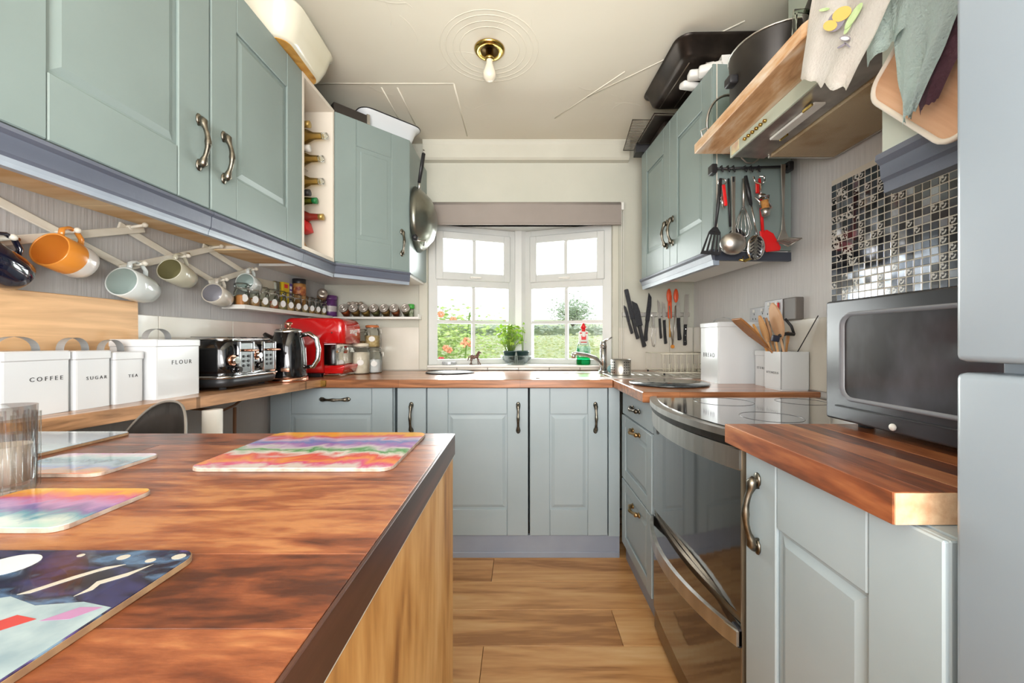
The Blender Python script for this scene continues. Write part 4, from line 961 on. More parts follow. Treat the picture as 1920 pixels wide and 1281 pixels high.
# winged corkscrew
c = thing('bottle_opener', 'chrome winged corkscrew with a cork stuck on it', 'corkscrew', (0, 0, 0), 0, G); Y1 = 1.53
m = MB(CHROME); m.tube([P(1412, 331, Y1), P(1416, 342, Y1), P(1426, 345, Y1), P(1427, 362, Y1)], .0035); m.tube([P(1423, 331, Y1), P(1433, 331, Y1), P(1434, 340, Y1), P(1430, 344, Y1)], .003); m.ball(P(1429, 368, Y1), (.018, .01, .011)); m.tube([P(1415, 370, Y1), P(1424, 378, Y1), P(1427, 390, Y1)], .004); m.tube([P(1441, 366, Y1), P(1440, 378, Y1), P(1447, 390, Y1)], .004); m.build('arms', c)
m = MB(RED); m.box(-.007, .007, -.004, .004, -.022, .022, bev=.003, M=TR(*P(1420, 352, Y1+.008))); m.build('red_grip', c)
m = MB(mat('cork', 'c08a4a', .8, c2='a87035', sc_=120)); m.cyl(P(1433, 376, Y1), P(1436, 396, Y1), .0135); m.build('cork', c)
m = MB(STEEL); m.cyl(P(1435, 392, Y1), P(1436, 405, Y1), .017, .013); m.build('collar', c)
# steel turner bent out
c = thing('fish_slice', 'stainless slotted turner with its blade bent out, at the right end of the rail', 'spatula', (0, 0, 0), 0, G); Y1 = 1.545
m = MB(STEEL); flatpoly(m, [(1464, 308), (1473, 308), (1470, 400), (1473, 432), (1465, 432), (1467, 400)], Y1, .003); m.build('handle', c)
m = MB(STEEL); flatpoly(m, [(1466, 430), (1472, 430), (1479, 446), (1457, 452)], Y1, .003)
e0, e1, e2, e3 = P(1457, 452, Y1), P(1479, 446, Y1), P(1503, 447, 1.47), P(1478, 462, 1.47)
for k in range(6):
    t0, t1 = k/6+.03, k/6+.11
    a = e0.lerp(e1, t0); b_ = e0.lerp(e1, t1); d_ = e3.lerp(e2, t0); g_ = e3.lerp(e2, t1)
    V = [m.bm.verts.new(v) for v in (a, b_, g_, d_)]+[m.bm.verts.new(v+Vector((0, 0, .002))) for v in (a, b_, g_, d_)]
    for q in ((3, 2, 1, 0), (4, 5, 6, 7), (0, 1, 5, 4), (1, 2, 6, 5), (2, 3, 7, 6), (3, 0, 4, 7)): m.bm.faces.new([V[i] for i in q])
    m._new(STEEL)
m.tube([e0, e1, e2, e3], .0025, n=5, closed=True); m.build('slotted_head', c)
# steel ring handle above rail
m = MB(STEEL); m.tube([P(1388, 286, 1.56), P(1391, 297, 1.56), P(1400, 305, 1.56), P(1411, 306, 1.56), P(1421, 300, 1.56), P(1427, 288, 1.56)], .0032); m.tube([P(1388, 286, 1.56), (P(1388, 286, 1.56)+Vector((0, .03, 0)))], .004); m.tube([P(1427, 288, 1.56), (P(1427, 288, 1.56)+Vector((0, .03, 0)))], .004)
single(m, 'towel_ring', 'curved steel handle on the end panel just under the hood', 'hook')
m = MB(BRASS); m.tube([P(1386, 487, 1.54), P(1397, 489, 1.54), P(1409, 484, 1.54), P(1414, 478, 1.54)], [.004, .006, .005, .003]); m.tube([P(1392, 487, 1.54), P(1394, 480, 1.55)], .002)
single(m, 'small_tongs', 'small brass coloured clip dangling below the slotted spoon', 'tongs')
# ---------------------------------------------------------------- left worktop appliances
YT0, YT1, XT0, XT1 = 1.45, 1.775, -1.262, -1.065
c = thing('toaster', 'black four-slice toaster with chrome and copper controls beside the flour tin', 'toaster', (XT1, YT0, zl(1.47)), PI/2)
W_, D_ = YT1-YT0, XT1-XT0
m = MB(BLACKG)
def shell(y0, y1, x0, x1, prof, mb):
    rings = []
    for z, ins, r in prof: rings.append([mb.bm.verts.new((x, y_, z)) for x, y_ in rrect(x0+ins, x1-ins, y0+ins, y1-ins, r, 6)])
    for A, B in zip(rings, rings[1:]):
        for k in range(len(A)): mb.bm.faces.new((A[k], A[(k+1) % len(A)], B[(k+1) % len(A)], B[k]))
    mb.bm.faces.new(rings[0][::-1]); mb.bm.faces.new(rings[-1]); mb._new(None, True)
shell(.0, D_, 0, W_, [(.052, 0, .045), (.09, -.002, .045), (.15, .0, .045), (.178, .006, .045), (.188, .016, .04)], m); m.build('body', c)
m = MB(mat('dark chassis', '3a3b3e', .4, .5)); shell(0, D_, 0, W_, [(.012, .010, .04), (.018, .002, .045), (.045, -.002, .046)], m); m.build('base', c)
m = MB(CHROME); shell(0, D_, 0, W_, [(.044, -.005, .047), (.049, -.006, .047), (.054, -.004, .046)], m); m.build('chrome_band', c)
m = MB(CHROME); shell(0, D_, 0, W_, [(.187, .012, .042), (.194, .016, .04), (.197, .024, .034)], m); m.build('top_plate', c)
m = MB(BLACKM)
for k in range(4): m.box(.045+k*.065, .075+k*.065, .02, D_-.03, .1965, .1985)
m.build('slots', c)
for k in range(4):
    m = MB(RUBBER); m.cyl((.05 if k % 2 else W_-.05, .05 if k < 2 else D_-.05, 0), (.05 if k % 2 else W_-.05, .05 if k < 2 else D_-.05, .013), .012); m.build('foot', c)
for x0 in (.055, .195):
    m = MB(mat('brushed control plate', '6d7070', .3, .8)); m.box(x0, x0+.075, -.009, -.001, .06, .178, bev=.004); pl = m.build('control_panel', c)
    for xr in (x0-.006, x0+.071): m = MB(CHROME); m.box(xr, xr+.01, -.014, -.002, .06, .182, bev=.003); m.build('side_rail', pl)
    m = MB(COPPER); m.box(x0+.012, x0+.063, -.045, -.009, .142, .152, bev=.004, seg=2); m.build('lever', pl)
    for i in range(2):
        for j in range(3):
            m = MB(BLACKM); m.cyl((x0+.024+i*.027, -.008, .088+j*.018), (x0+.024+i*.027, -.012, .088+j*.018), .005, n=10); m.build('button', pl)
for x0, z, r, mm in ((.022, .112, .019, COPPER), (.155, .125, .016, COPPER), (.04, .077, .014, BLACKG), (.16, .085, .015, BLACKG)):
    m = MB(mm); m.cyl((x0, .0, z), (x0, -.012, z), r*1.1, r); m.cyl((x0, -.012, z), (x0, -.026, z), r*.75, r*.7, CHROME if mm is COPPER else BLACKG); m.build('dial', c)
# kettle
kx, ky = -1.085, 1.875
c = thing('kettle', 'black jug kettle with a chrome handle and copper base ring, behind the toaster', 'kettle', (kx, ky, zl(ky)), .15)
m = MB(BLACKG); m.lathe([(0, .02), (.079, .02), (.08, .03), (.074, .16), (.060, .222), (.056, .230)], n=32); m.build('body', c)
m = MB(COPPER); m.lathe([(0, 0), (.082, 0), (.085, .004), (.082, .020), (0, .0205)], n=32); m.build('base', c)
m = MB(CHROME); m.lathe([(.0585, .228), (.060, .235), (.052, .243), (.02, .250), (0, .250)], n=28); l = m.build('lid', c)
m = MB(COPPER); m.lathe([(0, .25), (.012, .252), (.010, .262), (.020, .268), (.014, .276), (0, .278)], n=18); m.build('lid_knob', l)
m = MB(BLACKG); m.tube([(-.062, 0, .175), (-.082, 0, .20), (-.105, 0, .222)], [.026, .018, .009]); m.build('spout', c)
m = MB(CHROME); m.tube([(.055, 0, .215), (.09, 0, .222), (.122, 0, .20), (.132, 0, .15), (.128, 0, .10), (.108, 0, .068), (.08, 0, .066)], [.010, .012, .012, .012, .012, .011, .009], flat=.7, up=(0, 1, 0)); m.build('handle', c)
m = MB(COPPER); m.box(.0, .036, -.0825, -.0775, .050, .066, bev=.001); m.build('badge', c)
# red coffee machine
c = thing('coffee_machine', 'glossy red retro coffee machine standing in the left back corner', 'coffee machine', (-1.25, 2.10, ZW), 0)
W_, D_, H_ = .325, .24, .315
m = MB(RED)
def prof_shell(mb, pts, y0, y1, r, m=None):
    # profile in x,z with rounded long edges
    cx = sum(p[0] for p in pts)/len(pts); cz = sum(p[1] for p in pts)/len(pts)
    rings = []
    for t in range(7):
        a = PI/2*t/6
        for side in (0,):
            pass
    ys = [(y0+r*(1-math.sin(a)), r*(1-math.cos(a))) for a in [PI/2*(1-k/5) for k in range(6)]]
    seq = [(y0+r-r*math.sin(PI/2*(1-k/5)), r*(1-math.cos(PI/2*(1-k/5)))) for k in range(6)]
    seq += [(y1-(y_-y0), ins) for y_, ins in reversed(seq)]
    for y_, ins in seq:
        rings.append([mb.bm.verts.new((cx+(x-cx)*(1-ins/abs(W_/2)), y_, cz+(z-cz)*(1-ins/(H_/2)))) for x, z in pts])
    for A, B in zip(rings, rings[1:]):
        for k in range(len(A)): mb.bm.faces.new((A[k], A[(k+1) % len(A)], B[(k+1) % len(A)], B[k]))
    mb.bm.faces.new(rings[0][::-1]); mb.bm.faces.new(rings[-1]); mb._new(m, True)
def arc(cx, cz, r, a0, a1, n=6): return [(cx+r*math.cos(math.radians(a0+(a1-a0)*k/n)), cz+r*math.sin(math.radians(a0+(a1-a0)*k/n))) for k in range(n+1)]
top = arc(W_-.05, H_-.05, .05, 0, 90)+arc(.04, H_-.04, .04, 90, 180)+[(0, .03), (.02, .02), (.215, .02), (.215, .178), (W_, .178)]
prof_shell(m, top, 0, D_, .03); m.build('body', c)
m = MB(RED); prof_shell(m, [(.2155, .02), (W_-.012, .02), (W_, .055), (W_, .062), (.2155, .062)], .01, D_-.01, .012); m.build('tray_housing', c)
m = MB(CHROME); m.box(.2156, .285, .004, D_-.004, .0625, .176, bev=.004); m.build('brew_recess', c)
m = MB(CHROME); m.cyl((.27, D_/2, .165), (.27, D_/2, .125), .028); m.cyl((.28, .03, .14), (.30, -.02, .135), .008, .006); m.build('spout', c)
m = MB(BLACKM); m.box(.01, .20, .01, D_-.01, .0, .02, bev=.004); m.build('foot_plate', c)
m = MB(CHROME); m.box(.21, .305, .005, D_-.005, .0, .0195, bev=.006); m.build('drip_tray', c)
m = MB(BLACKM); m.cyl((.262, .003, .235), (.262, -.002, .235), .004, n=8); m.build('side_screw', c)
m = MB(CHROME); m.cyl((.12, D_/2, H_), (.12, D_/2, H_+.006), .05, .045); m.build('lid', c)
text('smeg', .045, WHITEP, c, TR(W_-.004, D_/2, .245) @ RZ(PI/2) @ RX(PI/2), ext=.006)
# storage jars
def jar(lab, px, py_base, Y, R, H, fill, lid='clip', z=None, fillh=.75, lidm=None, group='storage jars beside the coffee machine', lbl=True):
    p_ = at(px, py_base, Y); c = thing('storage_jar', lab, 'jar', (p_.x, Y, ZW+.0005 if z is None else z), .3, group)
    m = MB(GLASSJ); m.lathe([(0, 0), (R*.92, 0), (R, .008), (R, H*.72), (R*.82, H*.84), (R*.78, H*.90)], n=24); m.build('glass', c)
    m = MB(fill); m.lathe([(0, .004), (R*.9, .004), (R*.94, .012), (R*.94, H*.7*fillh), (0, H*.72*fillh)], n=24); m.build('contents', c)
    m = MB(lidm or GLASSJ); m.lathe([(R*.80, H*.89), (R*.86, H*.91), (R*.86, H*.98), (R*.6, H), (0, H)], n=24); m.build('lid', c)
    m = MB(STEEL); m.tube([(R*.84*math.cos(k*PI/10), R*.84*math.sin(k*PI/10), H*.87) for k in range(20)], .0016, n=5, closed=True)
    if lid == 'clip': m.tube([(R*.85, 0, H*.87), (R*1.12, 0, H*.8), (R*1.15, 0, H*.65), (R*1.03, 0, H*.6)], .0018, n=5); m.tube([(R*.85, 0, H*.87), (R*.9, 0, H*1.0), (R*.5, 0, H*1.02)], .0015, n=5)
    m.build('wire_clip', c)
    if lbl:
        m = MB(LABEL); m.prism([(.018*math.cos(k*PI/8), H*.38+.016*math.sin(k*PI/8)) for k in range(16)], 'y', -R-.0012, -R-.0002); m.build('paper_label', c)
    return c
FLOUR = mat('cream flour', 'd5cbbb', .9, c2='c9bdab', sc_=40); SUGARW = mat('white sugar', 'c9c9cb', .9); DARKC = mat('dark beans', '2e2620', .7, c2='4a3c30', sc_=80); OATS = mat('oats', 'c4ad80', .9, c2='a98f60', sc_=90); GREENT = mat('pale green lentils', '9b9a63', .9, c2='7c7a45', sc_=100); NUTS = mat('brown nuts', '8a6a3c', .8, c2='5c4626', sc_=80)
jar('dark filled clip jar directly right of the coffee machine', 653, 690, 2.42, .046, .145, DARKC)
jar('tall cream flour jar with a white lid in front of the others', 677, 697, 2.33, .050, .178, FLOUR, 'screw', fillh=1.0, lidm=mat('cream lid', 'cfc8b4', .4))
jar('clip jar of white sugar on the worktop, rightmost of the bottom row', 702, 694, 2.40, .045, .150, SUGARW)
jar('green lentil jar stacked behind the coffee machine edge', 658, 645, 2.47, .046, .125, GREENT, z=ZW+.151)
jar('glass jar of nuts stacked above the flour jar', 676, 640, 2.42, .042, .11, NUTS, z=ZW+.152, lbl=False, fillh=.5)
jar('jar of oats with an orange rubber-rimmed lid, top right of the stack', 698, 645, 2.42, .045, .135, OATS, z=ZW+.152, lidm=mat('orange tin lid', 'b2683a', .5))

# ---------------------------------------------------------------- bamboo board
c = thing('chopping_board', 'large bamboo chopping board leaning on the wall behind the white tins', 'chopping board', (XL+.022, 1.306, zl(1.0)-.001), 0, rot=(0, -.012, 0))
m = MB(BAMBOO); m.prism(rrect(-.75, 0, 0, .305, .006, 3), 'x', -.012, .006, bev=.002); m.build('board', c)
m = MB(mat('dark slot', '6b5233', .8)); m.box(.006, .0064, -.42, -.40, .10, .13); m.build('knot_mark', c)

# ---------------------------------------------------------------- expanding peg rack and mugs
XWL = XL+.012
def onw(px, py, off=0):
    x = XWL+off; Y = F*(-x)/(VX-px); return Vector((x, Y, EYE-(py-VY)*Y/F))
c = thing('peg_rack', 'ivory expanding criss-cross mug rack screwed to the left wall', 'mug rack', (0, 0, 0))
SL = [((-90, 332), (236, 500), 0), ((-70, 458), (262, 430), 1), ((228, 424), (412, 534), 0), ((226, 503), (410, 463), 1), ((384, 463), (470, 518), 0), ((392, 530), (470, 506), 1)]
for a, b_, lay in SL:
    A = onw(*a); B = onw(*b_); d = B-A; L_ = d.length; ang = math.atan2(d.z, d.y)
    m = MB(IVORY); m.box(-.0035, .0035, -.008, L_+.008, -.011, .011, bev=.0015, M=TR(A.x+.008*lay-.002, A.y, A.z) @ RX(ang)); m.build('slat', c)
PEGS = [(108, 438), (240, 499), (325, 484), (400, 528), (458, 508), (240, 427), (390, 466), (-18, 452)]
for p_ in PEGS:
    q = onw(*p_); m = MB(IVORY); m.cyl(q, q+Vector((.052, 0, .008)), .005, .0045); m.ball(q+Vector((.055, 0, .0085)), .008, n=10); m.cyl(q+Vector((0, 0, 0)), q+Vector((.012, 0, .001)), .009, .007); m.build('peg', c)
for p_ in ((32, 449), (353, 476), (412, 522)):
    q = onw(*p_, .012); m = MB(PEWTERD); m.cyl(q+Vector((-.002, 0, 0)), q+Vector((.004, 0, 0)), .0045, n=10); m.build('screw', c)
def mug(lab, peg, R, H, outer, inner, tip, second=None, drop=.055, yaw=-.12, pitch=.12):
    """mug hanging by its handle: local z from base to rim, handle on +x"""
    q = onw(*peg)+Vector((tip*.8, 0, .004))
    d = Vector((math.sin(-yaw)*1, -math.cos(yaw), pitch)).normalized()      # base -> rim
    up = Vector((0, 0, 1)); hx = (up-d*up.dot(d)).normalized(); yv = d.cross(hx)
    M = Matrix((( hx.x, yv.x, d.x, 0), (hx.y, yv.y, d.y, 0), (hx.z, yv.z, d.z, 0), (0, 0, 0, 1)))
    hc = Vector((R+.028, 0, H*.52)); org = q-(M.to_3x3() @ hc)
    c = thing('mug', lab, 'mug', tuple(org), 0, 'mugs on the peg rack'); c.rotation_euler = M.to_euler()
    t = .0042
    m = MB(outer)
    if second: m.lathe([(0, 0), (R*.8, 0), (R*.93, .006), (R, .02), (R, H*.45)], second, n=32); m.lathe([(R, H*.45), (R, H), (R-t/2, H+.0015), (R-t, H)], outer, n=32)
    else: m.lathe([(0, 0), (R*.72, 0), (R*.86, .006), (R*.97, .03), (R, H*.6), (R, H), (R-t/2, H+.0015), (R-t, H)], n=32)
    m.lathe([(R-t, H), (R-t, .03), (R*.75, .008), (0, .007)], inner, n=32); m.build('body', c)
    m = MB(outer); m.tube([(R-.002, 0, H*.82), (R+.020, 0, H*.84), (R+.032, 0, H*.68), (R+.032, 0, H*.45), (R+.018, 0, H*.26), (R-.002, 0, H*.24)], [.0055, .005, .005, .005, .005, .0055], flat=1.5, up=(0, 1, 0)); m.build('handle', c)
mug('orange and white mug hanging first from the left on the peg rack', (108, 438), .046, .095, ORANGE, ORANGE, .055, mat('white glaze', 'dedad4', .2, coat=.6), pitch=.25)
mug('pale blue-white mug hanging below the orange mug on the rack', (240, 499), .046, .108, CERW, CERI, .045, pitch=.2)
mug('olive cream mug on the middle peg under the rack crossing', (325, 484), .041, .098, CERG, OLIVEI, .04, pitch=.25)
mug('grey beige mug hanging lowest on the rack', (400, 528), .040, .09, CERB, mat('lilac grey glaze', 'a9a8ae', .25, coat=.4), .04, pitch=.22)
mug('small pale mug hanging last, nearest the spice ledge', (458, 508), .040, .088, CERW, CERI, .04, pitch=.15)
mug('navy glossy mug cut off by the left edge of the picture', (-18, 452), .046, .10, NAVY, NAVY, .06, pitch=.45)

# ---------------------------------------------------------------- spice ledges
ZL = 1.226
m = MB(WHITEP); m.box(XL+.001, XL+.1, 1.70, YB-.001, ZL, ZL+.012, bev=.001); m.box(XL+.092, XL+.1, 1.70, YB-.1, ZL+.012, ZL+.018, bev=.001); m.box(XL+.001, XL+.092, 1.70, 1.708, ZL+.012, ZL+.018)
LA = single(m, 'picture_ledge', 'white ledge shelf on the left wall holding a row of small spice jars', 'shelf')
m = MB(WHITEP); m.box(XL+.101, -.635, YB-.095, YB-.001, ZL, ZL+.012, bev=.001); m.box(XL+.101, -.635, YB-.101, YB-.095, ZL, ZL+.014, bev=.001); m.box(-.640, -.635, YB-.095, YB-.001, ZL+.012, ZL+.03)
single(m, 'picture_ledge', 'white ledge shelf on the back wall left of the window', 'shelf')
zs = ZL+.0125
SP = ['8a5a2a', 'a8703a', '6a5a30', 'b5482a', '7c8048', 'c09a5a', '5a4030', '9a8a5a', 'b07830', '70402a', '8a7a4a']
SPM = [mat('spice fill '+h, h, .9, c2='a58b63', sc_=90) for h in SP]
proto = None
names = ['first', 'second', 'third', 'fourth', 'fifth', 'sixth', 'seventh', 'eighth', 'ninth', 'tenth', 'eleventh', 'twelfth']
for k in range(11):
    y_ = 1.742+k*.070; loc = (XL+.058, y_, zs)
    lab = names[k]+' clip-top spice jar from the near end of the left ledge'
    if proto is None:
        proto = thing('spice_jar', lab, 'jar', loc, 0, 'clip-top spice jars on the left ledge')
        S = Matrix.Diagonal((1.15, 1.15, 1.24, 1))
        m = MB(GLASSJ); m.lathe([(0, 0), (.024, 0), (.026, .004), (.026, .05), (.021, .062), (.021, .066)], n=16, M=S); m.build('glass', proto)
        m = MB(SPM[0]); m.lathe([(0, .003), (.024, .003), (.0245, .035), (0, .036)], n=16, M=S); m.build('contents', proto)
        m = MB(GLASSC); m.lathe([(.022, .065), (.025, .068), (.025, .078), (.018, .083), (0, .083)], n=16, M=S); m.build('lid', proto)
        m = MB(STEEL); m.tube([(.027*math.cos(i*PI/6), .027*math.sin(i*PI/6), .0787) for i in range(12)], .0013, n=4, closed=True); m.tube([(.0265, 0, .079), (.0345, 0, .068), (.032, 0, .056)], .0012, n=4); m.build('wire_clip', proto)
        m = MB(LABEL); m.prism([(.0105*math.cos(i*PI/7), .029+.0135*math.sin(i*PI/7)) for i in range(14)], 'y', -.0272, -.0262, M=RZ(PI/2*.62) @ S); m.build('paper_label', proto)
    else:
        j = dup(proto, loc, (0, 0, 0), lab)
        for ch in j.children:
            if ch.name.startswith('contents'): ch.data = ch.data.copy(); ch.data.materials[0] = SPM[k]
# back ledge: jars on their side, lids to the room
proto = None
LX = [(641+k*19.2) for k in range(7)]; LX[6] = 758
CT = [mat('ground spice '+h, h, .8, c2=g2, sc_=70) for h, g2 in (('b5532a', 'c96a35'), ('9a7038', 'b08a50'), ('a8823f', 'bb9c5d'), ('7a7444', '8f8a5c'), ('94703c', 'a8864f'), ('a0522c', 'b56a3f'), ('5e5a34', '74704a'))]
for k, px in enumerate(LX):
    p_ = at(px, 580, 2.5); loc = (p_.x, YB-.078, zs+.054)
    lab = names[k]+' round-lidded jar from the corner, lying on the back wall ledge'
    if proto is None:
        proto = thing('spice_jar', lab, 'jar', loc, 0, 'jars lying on the back ledge', rot=(-.5, 0, 0))
        m = MB(GLASSJ); m.lathe([(.021, .0), (.022, .004), (.027, .012), (.027, .075), (0, .078)], M=RX(-PI/2), n=20); m.build('glass', proto)
        m = MB(CT[0]); m.lathe([(0, .008), (.022, .008), (.0255, .014), (.0255, .073), (0, .0735)], M=RX(-PI/2), n=20); m.build('contents', proto)
        m = MB(mat('pewter lid', 'b9b2a8', .35, .5)); m.lathe([(0, -.008), (.009, -.008), (.010, -.012), (.013, -.012), (.014, -.008), (.023, -.008), (.025, -.012), (.0285, -.010), (.0285, .004), (.022, .0045)], M=RX(-PI/2), n=24); m.build('lid', proto)
    else:
        j = dup(proto, loc, (-.5, 0, 0), lab)
        for ch in j.children:
            if ch.name.startswith('contents'): ch.data = ch.data.copy(); ch.data.materials[0] = CT[k]
m = MB(mat('cloudy plastic', 'c2b9ae', .3, c2='8e7a66', sc_=60)); 
for dx, r in ((-.04, .012), (-.015, .014), (.01, .011), (.035, .013)): m.ball((dx, 0, 0), (r*1.1, .02, r), n=10)
single(m, 'garlic_bulbs', 'knobbly pale pieces lying on top of the round-lidded jars', 'garlic', (at(664, 566, 2.53).x, 2.55, zs+.088))
c = thing('pepper_grinder', 'small grinder with a bright green cap at the right end of the ledge', 'grinder', (at(771, 585, 2.55).x, 2.55, zs))
m = MB(GLASSJ); m.lathe([(0, 0), (.017, 0), (.017, .05), (.014, .055)], n=16); m.build('glass', c)
m = MB(mat('herb fill', '54603a', .9, c2='c9cdb8', sc_=60)); m.lathe([(0, .002), (.0155, .002), (.0155, .046), (0, .046)], n=16); m.build('contents', c)
m = MB(mat('green cap', '3d9a3d', .4)); m.lathe([(.017, .055), (.021, .058), (.021, .08), (.017, .084), (0, .084)], n=16); m.build('cap', c)
# purple tin, tilted jars
PUR = mat('purple tin', '4f2a5c', .35, c2='6d3f7a', sc_=20)
c = thing('purple_tin', 'purple and white tin standing in the corner between the ledges', 'tin', (XL+.06, 2.545, zs))
m = MB(PUR); m.lathe([(0, 0), (.043, 0), (.043, .035)], n=24); m.lathe([(.043, .035), (.043, .07)], mat('tin label', 'b9b0b0', .4, c2='d6d0ca', sc_=30), n=24); m.lathe([(.043, .07), (.043, .112), (0, .112)], PUR, n=24); m.build('tin', c)
m = MB(PUR); m.lathe([(.0445, .112), (.0445, .135), (.04, .138), (0, .138)], n=24); m.build('lid', c)
m = MB(mat('brown spice jar', '7a5634', .4, c2='a27c4e', sc_=30)); m.lathe([(0, 0), (.027, 0), (.028, .05), (.024, .058)], n=18); m.lathe([(.027, .058), (.029, .06), (.029, .075), (.012, .078), (.010, .076), (0, .076)], mat('grey lid', 'b8b0a6', .35, .8), n=18)
single(m, 'tipped_jar', 'brown spice jar tipped on its side on top of the last clip jars', 'jar', (XL+.055, 2.45, zs+.113), 0, None, rot=(1.25, .1, .5))
# box, jar and packet behind clip-top jars
c = thing('spice_box', 'yellow cardboard spice box with a purple side, above the clip-top jars', 'box', (XL+.030, 2.15, zs), 0)
m = MB(mat('yellow card', 'd9b81a', .5)); m.box(-.02, .0, -.055, .0, 0, .16); m.build('box', c)
m = MB(mat('purple card', '57408a', .5)); m.box(-.02, .0005, .0, .028, .0, .16); m.build('side_panel', c)
m = MB(REDP); m.box(.0002, .0012, -.045, -.015, .13, .15); m.build('red_print', c)
m = MB(LABEL); 
for k in range(5): m.box(.0008, .002, .004, .022, .03+k*.025, .045+k*.025)
m.build('printed_letters', c)
c = thing('coffee_jar', 'tall brown glass jar with a black lid behind the clip-top jars', 'jar', (XL+.036, 2.235, zs), 0)
m = MB(mat('brown label jar', '8a5a2a', .35, c2='b88a50', sc_=22)); m.lathe([(0, 0), (.034, 0), (.034, .16), (.03, .17)], n=20); m.build('glass', c)
m = MB(BLACKM); m.lathe([(.033, .168), (.034, .17), (.034, .195), (0, .196)], n=20); m.build('lid', c)
m = MB(mat('orange print band', 'c98a4a', .5, c2='7a2a1a', sc_=50)); m.lathe([(.0345, .1), (.0345, .15)], n=20); m.build('label_band', c)
c = thing('food_packet', 'off-white paper packet standing at the near end of the left ledge', 'packet', (XL+.012, 1.86, zs), 0)
m = MB(mat('waxy paper', 'c9c4b4', .6, c2='bdb6a4', sc_=5)); m.box(0, .018, 0, .16, 0, .15, bev=.004, seg=2); m.build('packet', c)
m = MB(GLASSJ); m.box(.002, .022, .162, .21, 0, .155, bev=.006, seg=2); m.build('clear_end', c)
m = MB(mat('orange brown bag', 'a86a35', .5, c2='c08a50', sc_=30)); m.box(0, .03, 0, .035, 0, .05, bev=.008, seg=2); single(m, 'spice_bag', 'small orange-brown bag at the near tip of the left ledge', 'bag', (XL+.05, 1.712, zs))

# ---------------------------------------------------------------- bottles
def bottle(lab, x, y_, z, gm, cap, L=.30, R=.039, yaw=0, capr=.014, group='bottles lying in the open shelf'):
    c = thing('glass_bottle', lab, 'bottle', (x, y_, z), 0, group); c.rotation_euler = (0, PI/2, yaw)
    m = MB(gm); m.lathe([(0, 0), (R, 0), (R, L*.60), (R*.85, L*.68), (R*.42, L*.80), (R*.36, L*.93)], n=20); m.build('glass', c)
    m = MB(cap); m.lathe([(0, L*.92), (capr, L*.92), (capr*1.05, L), (0, L)], n=14); m.build('cap', c); return c
GOLD = mat('gold foil', 'b89a5a', .35, .6)
bx_ = -1.21
labs = [('amber bottle on its side at the top of the open shelf', GLASSB, GLASSJ), ('amber flip-top bottle second from the top of the open shelf', GLASSB, GLASSJ), ('clear amber bottle third down in the open shelf', GLASSB, GLASSJ), ('dark bottle with a bright green cap in the open shelf', GLASSG, mat('green bottle cap', '1f7d45', .4)), ('bottle with a red and gold neck in the open shelf', mat('red wrapped glass', '8a2a20', .3, coat=.5), GOLD)]
for k, (lab, gm, cap) in enumerate(labs):
    bottle(lab, bx_, 1.852-(.0 if k % 2 else .0), BZ[k]+.003 if k < 5 else 0, gm, cap, L=(.318, .30, .30, .27, .30)[k])
labs2 = [('gold necked bottle behind the cupboard edge, upper left of the shelf', GLASSB, GOLD), ('amber bottle with a pale round stopper, middle left of the shelf', GLASSB, WHITEP), ('dark amber bottle low at the left of the open shelf', GLASSB, BLACKM)]
for k, (lab, gm, cap) in enumerate(labs2): bottle(lab, bx_, 1.752, (BZ[0], BZ[1], BZ[3])[k]+.003, gm, cap, L=.29)
c = thing('card_bundle', 'bundle of brown cards and papers stuffed low in the open shelf', 'papers', (-1.0, 1.80, ZU0+.018))
for k, (dx, t, mm) in enumerate(((0, -.35, CHIP), (.018, -.42, mat('brown card', '7d5a3c', .7)), (.036, -.5, mat('buff card', 'b08d68', .7)))):
    m = MB(mm); m.box(-.002, .002, -.05, .05, 0, .15, M=TR(dx, .0, 0) @ RY(t)); m.build('card', c)
m = MB(REDP); m.box(-.02, .02, -.03, .03, 0, .05, bev=.006, seg=2, M=RY(-.3)); single(m, 'red_packet', 'small red packet resting on the cards in the open shelf', 'packet', (-.985, 1.85, ZU0+.125))

# ---------------------------------------------------------------- wok on corner cupboard side
c = thing('wok', 'steel wok with a black handle hanging on the side of the corner cupboard', 'wok', (-.6, 2.36, 1.80), 0); 
m = MB(mat('grey carbon steel', '7d7d74', .28, .9, c2='8f9085', sc_=9)); m.lathe([(.0, .105), (.06, .102), (.12, .078), (.165, .035), (.185, .0), (.188, .0), (.167, .031), (.12, .073), (.06, .097), (0, .10)], M=TR(0, 0, 0) @ RY(PI/2) @ RZ(0), n=40); m.build('pan', c)
m = MB(BLACKM); m.tube([(.012, -.03, .21), (.03, -.045, .29), (.045, -.055, .37)], [.010, .013, .012], flat=.7); m.build('grip', c)
m = MB(STEEL); m.tube([(.01, -.015, .165), (.012, -.03, .215)], [.010, .007]); m.tube([(.045, -.055, .37), (.045, -.06, .39), (.05, -.056, .385)], .003); m.build('shank', c)
m = MB(STEEL); m.tube([(.0, -.12, -.13), (.04, -.15, -.16), (.07, -.12, -.15), (.05, -.07, -.165)], .005); m.ball((.02, -.15, -.14), .018, BLACKM, n=10); m.build('helper_handle', c)

